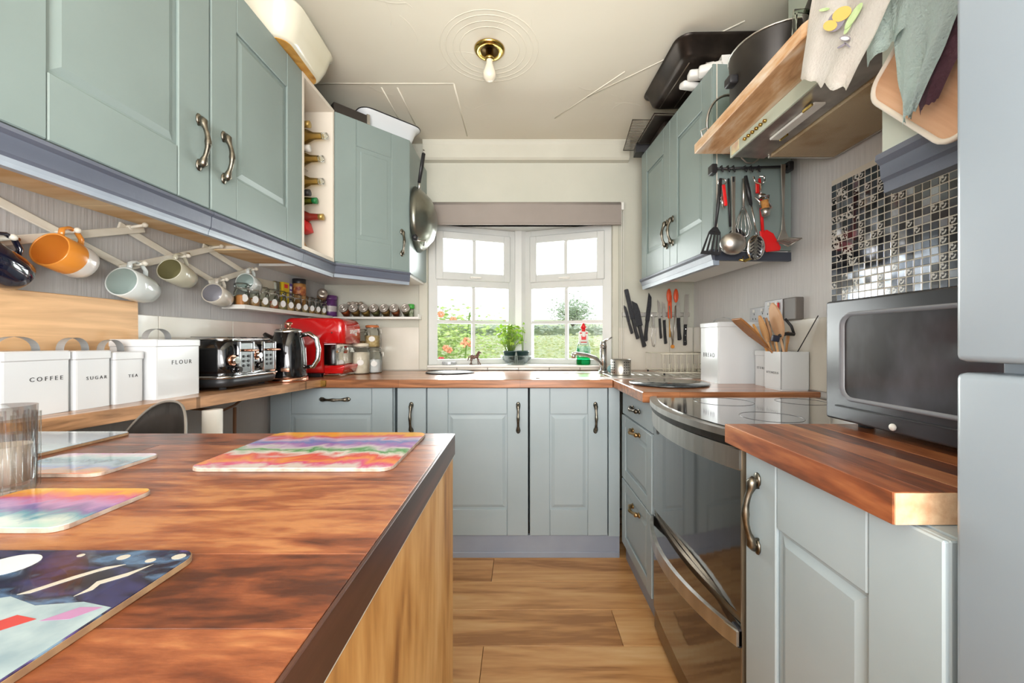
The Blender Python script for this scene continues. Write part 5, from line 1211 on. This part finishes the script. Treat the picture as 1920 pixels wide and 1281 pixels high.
# ---------------------------------------------------------------- things on cupboard tops
c = thing('roasting_dish', 'cream enamel roasting dish overhanging the left cupboards, rusty underneath', 'roasting dish', (-.965, 1.585, ZU1+.004), 0, rot=(0, 0, .03))
m = MB(mat('cream enamel', 'd3cdb6', .2, c2='dcd8c6', sc_=3, coat=.6))
rings = []
for z, ins, r in ((.0, .05, .05), (.006, .042, .06), (.05, .022, .07), (.105, .008, .075), (.112, .0, .08), (.118, .0, .08), (.112, .01, .07)): rings.append([m.bm.verts.new((x, y_, z)) for x, y_ in rrect(-.17+ins, .165-ins, -.19+ins, .19-ins, r, 6)])
for A, B in zip(rings, rings[1:]):
    for k in range(len(A)): m.bm.faces.new((A[k], A[(k+1) % len(A)], B[(k+1) % len(A)], B[k]))
m.bm.faces.new(rings[0][::-1]); m._new(None, True); m.build('dish', c)
m = MB(mat('rusty base', 'b0762c', .6, c2='8a5a20', sc_=9, c3='c49548')); m.prism(rrect(-.11, .108, -.135, .135, .045, 5), 'z', -.003, -.0002); m.build('underside', c)
m = MB(mat('cream enamel lug', 'd3cdb6', .2, coat=.6)); m.box(-.02, .10, -.225, -.18, .104, .112, bev=.004); m.build('lug_handle', c)
c = thing('enamel_dish', 'white enamel pie dish with a dark rim on top of the corner cupboard', 'dish', (-.765, 2.255, ZU1+.002), .75)
m = MB(WHITE); rings = []
for z, ins, r in ((0, .05, .03), (.012, .04, .035), (.09, .012, .05), (.10, -.006, .055), (.104, -.006, .055), (.098, .014, .048), (.015, .045, .03)): rings.append([m.bm.verts.new((x, y_, z)) for x, y_ in rrect(-.17+ins, .17-ins, -.12+ins, .12-ins, r, 6)])
for A, B in zip(rings, rings[1:]):
    for k in range(len(A)): m.bm.faces.new((A[k], A[(k+1) % len(A)], B[(k+1) % len(A)], B[k]))
m.bm.faces.new(rings[0][::-1]); m.bm.faces.new(rings[-1]); m._new(None, True); m.build('dish', c)
m = MB(BLACKM); m.tube([(x, y_, .104) for x, y_ in rrect(-.177, .177, -.127, .127, .057, 6)], .003, n=6, closed=True); m.build('rim', c)
c = thing('metal_box', 'dark box with a steel corner on the corner cupboard, left of the enamel dish', 'box', (-.868, 2.045, ZU1+.001), .785)
m = MB(mat('dark brown box', '2d2722', .5)); m.box(-.10, .075, -.05, .05, 0, .06, bev=.003); m.build('box', c)
m = MB(STEEL); m.box(.065, .082, -.052, .052, 0, .066, bev=.002); m.build('steel_corner', c)
# right cupboard top
ZR = ZU1+.0035
BT = mat('dark non-stick metal', '3f3630', .35, .6, c2='2a2420', sc_=12)
c = thing('roasting_tin', 'large dark roasting tin propped near the ceiling over the right cupboard', 'roasting tin', (.66, 1.72, ZR+.078), 0, rot=(.0, -.04, .03))
m = MB(BT); rings = []
for z, ins, r in ((.075, -.012, .06), (.07, -.014, .06), (.068, .0, .05), (.01, .02, .04), (.0, .035, .03)): rings.append([m.bm.verts.new((x, y_, z)) for x, y_ in rrect(0+ins, .40-ins, -.08+ins, .36-ins, r, 6)])
for A, B in zip(rings, rings[1:]):
    for k in range(len(A)): m.bm.faces.new((A[k], A[(k+1) % len(A)], B[(k+1) % len(A)], B[k]))
m.bm.faces.new(rings[-1]); m._new(None, True); m.build('tin', c)
for k in range(4):
    m = MB(mat('worn steel edge', '8f867c', .3, .9)); m.tube([(.06+k*.075, -.02, -.001), (.06+k*.075, .31, -.001)], .003, n=5); m.build('base_rib', c)
m = MB(BT); m.box(.68, .95, 2.02, 2.3, ZR+.03, ZR+.036, bev=.002); m.tube([(.675, 2.01, ZR+.038), (.96, 2.01, ZR+.038), (.96, 2.31, ZR+.038), (.675, 2.31, ZR+.038)], .004, n=6, closed=True); m.box(.74, .95, 2.06, 2.28, ZR, ZR+.029, bev=.004)
single(m, 'baking_tray', 'thin baking tray lying behind the big roasting tin', 'tray')
c = thing('cooling_rack', 'wire cooling rack sticking out from the cupboard top over the window corner', 'cooling rack', (.63, 2.44, ZR+.058), 0, rot=(.03, .06, -.12))
m = MB(mat('dark wire', '5b544b', .4, .7)); m.tube([(0, 0, 0), (.25, 0, 0), (.25, -.36, 0), (0, -.36, 0)], .003, n=6, closed=True); m.build('frame', c)
m = MB(mat('grey wire', '77726a', .4, .7))
for k in range(24): m.tube([(.0, -.36*k/24, .001), (.25, -.36*k/24, .001)], .002, n=4)
m.build('wires', c)
m = MB(BLACKM); m.box(.06, .2, -.10, -.02, -.052, -.006); m.build('prop_block', c)
c = thing('food_carton', 'white and green carton lying on the right cupboard top', 'carton', (.83, 1.645, ZR), -.1)
m = MB(LABEL); m.box(0, .18, 0, .06, 0, .072); m.build('carton', c)
m = MB(mat('lime print', '8fc23a', .5)); m.box(.06, .10, -.001, 0, .02, .07); m.box(.115, .15, -.001, 0, .01, .05); m.build('green_print', c)
m = MB(mat('green dot', '2f7a3f', .5)); m.cyl((.03, 0, .02), (.03, -.001, .02), .009, smooth=False); m.build('green_dot', c)
m = MB(ORANGEP); m.cyl((.03, 0, .038), (.03, -.001, .038), .006, smooth=False); m.build('orange_dot', c)
m = MB(LABEL)
for k, (dx, dy, dz, r) in enumerate(((0, 0, .018, .018), (-.025, .05, .016, .016), (-.04, .10, .014, .014), (.03, .02, .018, .018))): m.box(-.045, .045, -.022, .022, -r, r, bev=.009, seg=2, M=TR(dx+.035, dy, dz+.014*(k % 2)+.003) @ RZ(.3*k-.4) @ RX(.2*(k-1)))
single(m, 'paper_packets', 'white paper packets poking out beside the carton on the right cupboard', 'packets', (.755, 1.66, ZR))
ZB = 1.8265
c = thing('stock_pot', 'black stock pot standing on the wooden board over the hood', 'pot', (.852, 1.33, ZB+.0), 0)
m = MB(mat('worn black pot', '2b2724', .35, .4, c2='3f3933', sc_=6)); m.lathe([(0, 0), (.125, 0), (.135, .01), (.14, .22), (.143, .225), (.136, .225), (.13, .012), (0, .01)], n=36); m.build('pot', c)
m = MB(STEEL); m.tube([(.142*math.cos(k*PI/16), .142*math.sin(k*PI/16), .225) for k in range(32)], .003, n=5, closed=True); m.build('rim', c)
m = MB(BLACKM); m.box(-.165, -.135, -.02, .02, .11, .14, bev=.006, seg=2); m.build('side_handle', c)
c = thing('pan_lid', 'glass saucepan lid with a dark rim leaning behind the black pot', 'lid', (.80, 1.545, ZB-.02), 0, rot=(.12, 0, .3))
m = MB(glass('lid glass', (.8, .82, .78), 1.2)); m.lathe([(0, .02), (.06, .014), (.105, 0)], M=TR(0, 0, .11) @ RX(PI/2), n=32); m.build('glass', c)
m = MB(STEELD); m.tube([(.107*math.cos(k*PI/16), 0, .11+.107*math.sin(k*PI/16)) for k in range(32)], .0045, n=6, closed=True); m.build('rim', c)
m = MB(BLACKM); m.cyl((0, -.015, .11), (0, -.05, .11), .012, .02); m.build('knob', c)
m = MB(STEEL); m.tube([(0, 0, .02), (-.03, 0, .04), (-.05, 0, .03), (-.045, 0, .005), (-.01, 0, .004)], .0025, n=6, closed=True); m.tube([(0, 0, .02), (.03, .0, .07), (.1, 0, .11)], .003); m.box(-.01, .05, -.02, .02, 0, .035, bev=.006, seg=2)
single(m, 'steel_grater', 'steel wire-handled gadget at the far tip of the hood board', 'gadget', (.71, 1.46, ZB))
c = thing('glass_jug', 'clear glass jug standing on the hood board behind the tea towel', 'jug', (.83, 1.075, ZB))
m = MB(glass('jug glass', (.82, .86, .8), 1.5)); m.lathe([(0, 0), (.055, 0), (.06, .01), (.06, .16), (.045, .2), (.05, .24), (.047, .24), (.042, .2), (.056, .16), (.056, .012), (0, .01)], n=28); m.build('jug', c)
m = MB(glass('jug glass handle', (.8, .84, .8), 1.5)); m.tube([(-.058, 0, .15), (-.09, 0, .15), (-.095, 0, .08), (-.058, 0, .05)], .006); m.build('handle', c)

# ---------------------------------------------------------------- towels, board by the fridge
def cloth(L_, R_, name, lab, mts, waves=.008, nw=3, nu=26, nv=22, xo=0, th=.003, hem=None):
    def lerpc(C, t):
        n = len(C)-1; k = min(int(t*n), n-1); f_ = t*n-k
        return Vector(C[k]).lerp(Vector(C[k+1]), f_)
    m = MB(mts)
    def fn(u, v):
        p_ = lerpc(L_, v).lerp(lerpc(R_, v), u)
        wv = math.sin(u*nw*2*PI+v*2)*waves*(.3+.7*v)+noise.noise(Vector((u*5, v*5, xo)))*waves*.8
        return Vector((p_.x+wv, p_.y+wv*.15, p_.z+(noise.noise(Vector((u*7, xo, 2)))*.012 if v > .9 else 0)))
    m.grid(fn, nu, nv, thick=th); return m
TT = mat('off white tea towel', 'f3ede5', .9, c2='f6f2ec', sc_=12, bump=.3, bs=160)
X = .648
c = thing('tea_towel', 'off-white printed tea towel hanging in front of the cooker hood', 'towel', (0, 0, 0))
cl = cloth([(X, .872, 2.08), (X, .885, 1.88), (X, .930, 1.70)], [(X, .65, 2.08), (X, .69, 1.70), (X, .80, 1.59)], 'c', '', TT, .005, 2, xo=1).build('cloth', c)
def blob(pts, mm, name, off=.008):
    m = MB(mm); V = []
    for px, py in pts:
        x = X-off; y_ = F*x/(px-VX); V.append(Vector((x, y_, EYE-(py-VY)*y_/F)))
    m.prism([(v.y, v.z) for v in V], 'x', X-off, X-off+.001); return m.build(name, c)
def ell(cx, cy, a, b, rot, n=16): return [(cx+a*math.cos(t)*math.cos(rot)-b*math.sin(t)*math.sin(rot), cy+a*math.cos(t)*math.sin(rot)+b*math.sin(t)*math.cos(rot)) for t in [2*PI*k/n for k in range(n)]]
YEL = mat('yellow fabric print', 'e3bd66', .9); GRN = mat('green fabric print', 'a9c485', .9, c2='c4d6a4', sc_=60); GRY = mat('grey fabric print', '8d8794', .9)
blob(ell(1567, 40, 22, 14, -1.0), GRY, 'printed_outline', .0095); blob(ell(1578, 26, 20, 12, -.6), YEL, 'printed_shape', .010); blob(ell(1556, 48, 13, 10, -.3), YEL, 'printed_shape', .0105)
blob(ell(1600, 30, 30, 6, -1.0), GRN, 'printed_leaf', .0093); blob(ell(1545, 18, 10, 3, -.2), GRN, 'printed_leaf'); blob(ell(1590, 50, 16, 4, -1.1), GRN, 'printed_leaf')
blob(ell(1584, 72, 10, 5, 0), GRY, 'printed_squiggle'); blob(ell(1584, 72, 8, 3.5, 0), TT, 'printed_squiggle', .0085); blob(ell(1578, 86, 10, 2, -.5), GRY, 'printed_squiggle'); blob(ell(1588, 84, 8, 1.4, .7), GRY, 'printed_squiggle')
MINT = mat('mint towelling', 'cfe2de', .95, c2='94b8a8', sc_=9, bump=.6, bs=200, lo=.45, hi=.8, c3='cfe0de')
single(cloth([(X+.02, .80, 2.06), (X+.02, .78, 1.85), (X+.02, .775, 1.62)], [(X+.02, .62, 2.06), (X+.02, .648, 1.75), (X+.02, .672, 1.63)], 'c', '', MINT, .006, 2, xo=3), 'hand_towel', 'pale mint towel directly behind the printed tea towel', 'towel')
single(cloth([(X+.018, .735, 2.02), (X+.018, .715, 1.60), (X+.018, .695, 1.465)], [(X+.018, .50, 2.02), (X+.018, .605, 1.60), (X+.018, .678, 1.48)], 'c', '', MINT, .006, 2, xo=6), 'hand_towel', 'crumpled mint towel hanging lowest, beside the fridge', 'towel')
MAR = mat('maroon plush', '5d3f49', .95, c2='7a5562', sc_=9, bump=.6, bs=150)
single(cloth([(X+.034, .66, 2.02), (X+.034, .70, 1.57), (X+.034, .685, 1.48)], [(X+.034, .49, 2.02), (X+.034, .585, 1.60), (X+.034, .655, 1.487)], 'c', '', MAR, .004, 1, xo=9, th=.008), 'oven_glove', 'maroon oven glove hanging by the edge of the fridge', 'oven glove')
m = MB(STEEL); m.cyl((X+.012, .49, 2.075), (X+.012, .93, 2.075), .006); m.cyl((X+.012, .92, 2.075), (.80, .92, 2.075), .005); m.cyl((.80, .92, 2.075), (.80, .92, 1.826), .005)
single(m, 'towel_pole', 'steel pole above the frame from which the towels hang', 'pole')
c = thing('wooden_tray', 'wooden board with rounded corners and a pale rim hanging tilted by the fridge', 'tray', (.705, .812, 1.585), 0, rot=(math.atan2(1.564-1.4255, .772-.652), 0, 0))
m = MB(wood('tan tray wood', ('b58763', 'c99b78', 'd6ad8c'), 1, 5, .5, 0, 0)); m.prism(rrect(-.24, 0, .0, .20, .035, 6), 'x', 0, .012); m.build('board', c)
m = MB(mat('pale tray rim', 'd9cfc0', .6)); m.tube([(.0, y_, z) for y_, z in rrect(-.24, 0, .0, .20, .035, 6)], .005, n=6, closed=True); m.build('rim', c)

# ---------------------------------------------------------------- ceiling light
c = thing('ceiling_light', 'brass ceiling lamp holder with a bare frosted bulb', 'light', (-.134, 1.758, ZC), 0)
m = MB(BRASS); m.lathe([(.040, -.010), (.050, -.014), (.060, -.012), (.067, -.004), (.067, -.0005), (.04, -.0005)], n=40); m.build('rose', c)
m = MB(mat('dark brass cup', '6b5430', .4, .7)); m.lathe([(.041, -.010), (.036, -.001), (0, -.001)], n=32); m.build('cup', c)
m = MB(BRASS); m.lathe([(0, -.002), (.017, -.002), (.017, -.03), (.020, -.032), (.020, -.045), (.016, -.048), (0, -.048)], n=24); m.build('lamp_holder', c)
m = MB(mat('frosted bulb', 'd8cdb8', .25, c2='e0d8c8', coat=.4)); m.lathe([(.014, -.046), (.015, -.065), (.024, -.090), (.029, -.108), (.027, -.125), (.015, -.138), (0, -.141)], n=28); m.build('bulb', c)

# ---------------------------------------------------------------- chairs behind the island
def chair(lab, x, y_, rz, top):
    c = thing('dining_chair', lab, 'chair', (x, y_, 0), rz, 'dark chairs beyond the island')
    DK = mat('dark brown leatherette', '3a3734', .5, c2='474340', sc_=14)
    m = MB(DK); W2 = .16
    def fn(u, v):
        a = -1+2*u; h = (1-abs(a)**3)*.30+.0; zz = top-.34+(.34-.11*abs(a)**2.6)*v
        return Vector((a*W2, .05-.05*(1-a*a)*1.0-.03*v, zz))
    m.grid(fn, 20, 10, thick=.014); m.build('backrest', c)
    m = MB(mat('pale piping', '7d776f', .4)); m.tube([fn(i/20, 1)+Vector((0, 0, .003)) for i in range(21)], .003, n=6); m.build('piping', c)
    m = MB(DK); m.box(-.19, .19, -.38, .03, .5, .55, bev=.02, seg=3); m.build('seat', c)
    for sx_, sy_ in ((-.16, 0), (.16, 0), (-.16, -.34), (.16, -.34)):
        m = MB(PEWTER); m.cyl((sx_, sy_, 0), (sx_*.9, sy_*.95, .51), .011); m.build('leg', c)
    for s_ in (-1, 1):
        m = MB(PEWTER); m.cyl((s_*.13, .01, .54), (s_*.13, .035, top-.2), .008); m.build('back_post', c)
chair('dark padded chair with its rounded back showing over the island', at(318, 780, 1.03).x, 1.0, PI-.45, .931)
#chair('dark chair tucked under the left worktop, only its curved edge visible', -1.09, 1.46, PI-.5, .85)
# curved edge of further stool behind the post
m = MB(mat('bent ply edge', '6b4a32', .5)); m.tube([at(395, 768, 1.55), at(420, 769, 1.55), at(440, 760, 1.6), at(455, 748, 1.65)], .005, n=6); m.tube([at(340, 762, 1.5), at(360, 767, 1.5), at(395, 768, 1.55)], .005, n=6)
for px_ in (352, 440):
    q = at(px_, 764, 1.56); m.cyl((q.x, q.y, 0), (q.x, q.y, q.z), .006)
single(m, 'bent_wood_stool', 'thin curved ply seat edge behind the white support post', 'stool')

# ---------------------------------------------------------------- island top things
zi = ZW+.0004
def mat_board(name, lab, x0, x1, y0, y1, topm, edge, r=.02, th=.005, rz=0, group=None, cat='placemat'):
    cx, cy = (x0+x1)/2, (y0+y1)/2; a, b = (x1-x0)/2, (y1-y0)/2
    c = thing(name, lab, cat, (cx, cy, zi), rz, group)
    m = MB(edge); m.prism(rrect(-a, a, -b, b, r, 6), 'z', 0, th-.0004); m.build('cork_back', c)
    m = MB(topm); m.prism(rrect(-a+.0006, a-.0006, -b+.0006, b-.0006, r, 6), 'z', th-.0004, th+.0004); m.build('printed_top', c)
    return c
CORK = mat('placemat board edge', '8a6a4c', .8, c2='a58560', sc_=60); CORKW = mat('pale board edge', 'b8a89a', .7, c2='9a8474', sc_=60)
NIGHT = art('night painting', ('14161f', '1d2130', '2f3358', '1c2030', '4f6a88', '20253a', '554a80', '7390a8'), 17, .4, (.6, 1.3, 1))
RAIN = bands('rainbow painting', ('c9bcb4', 'c9507a', 'd98a4a', 'c94f4a', 'd0c8c0', '3f8f4a', 'c0b8bc', '9a6aa8', '5f74b0', 'b8a0b8', 'c2505a', 'd59a3a', 'd9962f'), -.11, .11, 'Y', .09, 14)
RAIN2 = bands('orange sky painting', ('a4c8c0', 'b8c8c4', '5f93a4', '6f6298', 'a680b0', 'b85a80', 'd28a38', 'd6b050'), -.055, .055, 'Y', .10, 22)
SEA = bands('pastel sea painting', ('cc8060', 'c0966c', '7f8fb8', '8fa8b8', '5f7f90', '8fb0b4', 'b8b4b8', 'bc80a8'), -.052, .052, 'Y', .10, 22)
GREYP = bands('grey night painting', ('3f4a58', 'a8bcc4', '8fa0a8', '6f7c8c', '3c4250', 'c8d2d6'), -.1, .1, 'Y', .08, 9)
c = mat_board('placemat', 'placemat with a dark night painting at the bottom left corner', -.60, -.285, .135, .358, NIGHT, CORK, .016)
m = MB(mat('moon print', 'd8dcd6', .2, coat=.5)); m.prism(ell(.016, .087, .020, .017, 0, 24), 'z', .0055, .0057); m.build('printed_moon', c)
m = MB(mat('snow print', 'a3b3b5', .2, c2='7d929a', sc_=25, coat=.5)); m.prism([(-.15, -.10), (-.14, -.106), (.145, -.108), (.1555, -.098), (.1558, .034), (.13, .040), (.10, .036), (.07, .046), (.02, .030), (-.05, .045), (-.15, .03)], 'z', .0055, .0056); m.build('printed_snow', c)
m = MB(mat('red print', 'b03a36', .2, coat=.5)); m.prism([(.085, .008), (.10, .004), (.118, .022), (.10, .026)], 'z', .0057, .0058); m.build('printed_roof', c)
SPM_ = mat('star print', 'b9b3a6', .2, coat=.5)
for sx_, sy_, r in ((.100, .099, .005), (.128, .094, .004), (.147, .100, .0055), (.06, .102, .003)):
    m = MB(SPM_); m.prism(ell(sx_, sy_, r, r*.8, 0, 12), 'z', .0055, .0057); m.build('printed_star', c)
for pts in ([(.072, .048), (.080, .050), (.090, .064), (.101, .078), (.113, .088), (.100, .084), (.088, .071)], [(.116, .046), (.122, .054), (.120, .061), (.131, .072), (.136, .088), (.126, .075), (.114, .064), (.117, .055)]):
    m = MB(SPM_); m.prism(pts, 'z', .0055, .0057); m.build('printed_streak', c)
m = MB(mat('pink print', 'a4789c', .2, coat=.5)); m.prism([(.122, .020), (.140, .022), (.150, .034), (.134, .034)], 'z', .0057, .0058); m.build('printed_patch', c)
mat_board('placemat', 'rainbow striped painting placemat at the far right of the island', -.492, -.19, .588, .818, RAIN, CORKW, .02)
mat_board('placemat', 'grey and blue painted placemat at the far left corner of the island', -1.05, -.80, .648, .826, GREYP, CORK, .014)
mat_board('coaster', 'small mat with an orange sky painting, left middle of the island', -.625, -.462, .400, .508, RAIN2, CORKW, .014, cat='coaster')
mat_board('coaster', 'small mat with a pale sea painting behind the orange sky one', -.755, -.596, .564, .666, SEA, CORKW, .014, cat='coaster')
c = thing('ribbed_tumbler', 'clear ribbed glass tumbler at the left edge of the island', 'glass', (-.655, .505, zi), 0)
m = MB(glass('tumbler glass', (.96, .97, .97), .6)); n = 40
prof = [(0, 0), (.028, 0), (.030, .006), (.0305, .11), (.0285, .11), (.0275, .014), (0, .012)]
m.lathe(prof, n=n); m.build('glass', c)
m = MB(glass('tumbler ribs', (.95, .96, .96), .5))
for k in range(18):
    a = 2*PI*k/18; m.tube([(.0302*math.cos(a), .0302*math.sin(a), .004), (.0308*math.cos(a), .0308*math.sin(a), .10)], .0028, n=6)
m.build('ribs', c)
m = MB(mat('candle wax', 'd9cdbf', .5)); m.cyl((0, 0, .014), (0, 0, .06), .026, n=24); m.build('candle', c)

# ---------------------------------------------------------------- outside
GRASS = mat('meadow', 'bcca8c', .95, c2='dadcb8', sc_=1.5, lo=.3, hi=.7, bump=.5, bs=5)
m = MB(GRASS)
def gz(x, y_): return -.15 if y_ < 4.5 else -.15+(y_-4.5)*.104+.06*noise.noise(Vector((x*.3, y_*.3, 0)))
m.grid(lambda u, v: Vector((-22+44*u, 2.95+30*v**1.3, gz(-22+44*u, 2.95+30*v**1.3))), 40, 40)
o = m.build('meadow'); o['kind'] = 'structure'
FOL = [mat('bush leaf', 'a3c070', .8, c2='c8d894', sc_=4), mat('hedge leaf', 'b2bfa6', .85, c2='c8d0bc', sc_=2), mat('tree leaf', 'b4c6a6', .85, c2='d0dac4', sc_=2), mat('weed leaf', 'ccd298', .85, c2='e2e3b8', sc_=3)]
def foliage(n, fn, size, mm, seed, k=4):
    rg = random.Random(seed); m = MB(mm)
    for i in range(n):
        p_ = fn(rg); s = size*rg.uniform(.6, 1.3)
        q = TR(*p_) @ RZ(rg.uniform(0, 6.3)) @ RX(rg.uniform(-1.3, 1.3))
        m.bm.faces.new([m.bm.verts.new(q @ Vector(v)) for v in ((-s, 0, 0), (0, -s*.5, .1*s), (s, 0, 0), (0, s*.5, .1*s))])
    for f in m.bm.faces: f.smooth = False; f[m.L] = 1
    m.mats = [mm]; return m
c = thing('rose_bush', 'bush with orange and red flowers outside the left window pane', 'bush', (-1.0, 4.3, -.2))
foliage(4500, lambda g: (g.gauss(.12, .30), g.gauss(0, .2), g.uniform(.4, 1.0)*1.55+g.gauss(0, .07)), .028, FOL[0], 5).build('leaves', c)
rg = random.Random(8)
FLW = [mat('coral petal', 'e08560', .6, c2='e8a58a', sc_=20), mat('red petal', 'c8434a', .6)]
for k in range(30):
    m = MB(FLW[0] if k < 25 else FLW[1]); a = (rg.gauss(.12, .30), -.3+rg.uniform(-.15, .15), rg.uniform(.45, 1.3) if k > 3 else rg.uniform(1.42, 1.6))
    for j in range(6): m.ball((a[0]+.02*math.cos(j), a[1]+.012*math.sin(j*2), a[2]+.02*math.sin(j)), (.017, .012, .014), n=6)
    m.build('flower', c)
m = MB(STEM)
for k in range(14): a = rg.gauss(0, .3); m.tube([(a*.3, 0, 0), (a, rg.uniform(-.2, .2), .8), (a*1.2, -.1, rg.uniform(1.1, 1.6))], .008, n=5)
m.build('stem', c)
c = thing('hedge', 'grey-green hedge line far across the meadow', 'hedge', (0, 19, 0))
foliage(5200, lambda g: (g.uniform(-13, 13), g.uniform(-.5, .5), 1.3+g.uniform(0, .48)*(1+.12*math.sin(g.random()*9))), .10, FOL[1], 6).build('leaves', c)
m = MB(mat('hedge core', '9aa68a', .9)); m.box(-13, 13, -.2, .5, 1.2, 1.66); m.build('inner_growth', c)
c = thing('tree', 'round pale green tree standing beyond the hedge behind the right window', 'tree', (2.85, 21.6, 1.15))
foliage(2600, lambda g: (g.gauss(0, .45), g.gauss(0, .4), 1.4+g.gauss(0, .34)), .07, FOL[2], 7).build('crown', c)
m = MB(mat('bark', '6d6355', .9)); m.tube([(0, 0, -.3), (.05, 0, .6), (0, 0, 1.3)], [.09, .07, .04])
for k in range(6): m.tube([(0, 0, .7), (.4*math.cos(k), .3*math.sin(k), 1.3), (.7*math.cos(k), .4*math.sin(k), 1.6)], [.04, .03, .012], n=6)
m.build('trunk', c)
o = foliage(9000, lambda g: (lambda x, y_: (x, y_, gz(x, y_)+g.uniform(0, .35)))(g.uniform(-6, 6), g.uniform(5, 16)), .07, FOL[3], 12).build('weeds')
o['kind'] = 'stuff'; tag(o, 'tall pale meadow grass and weeds filling the view outside the window', 'weeds')
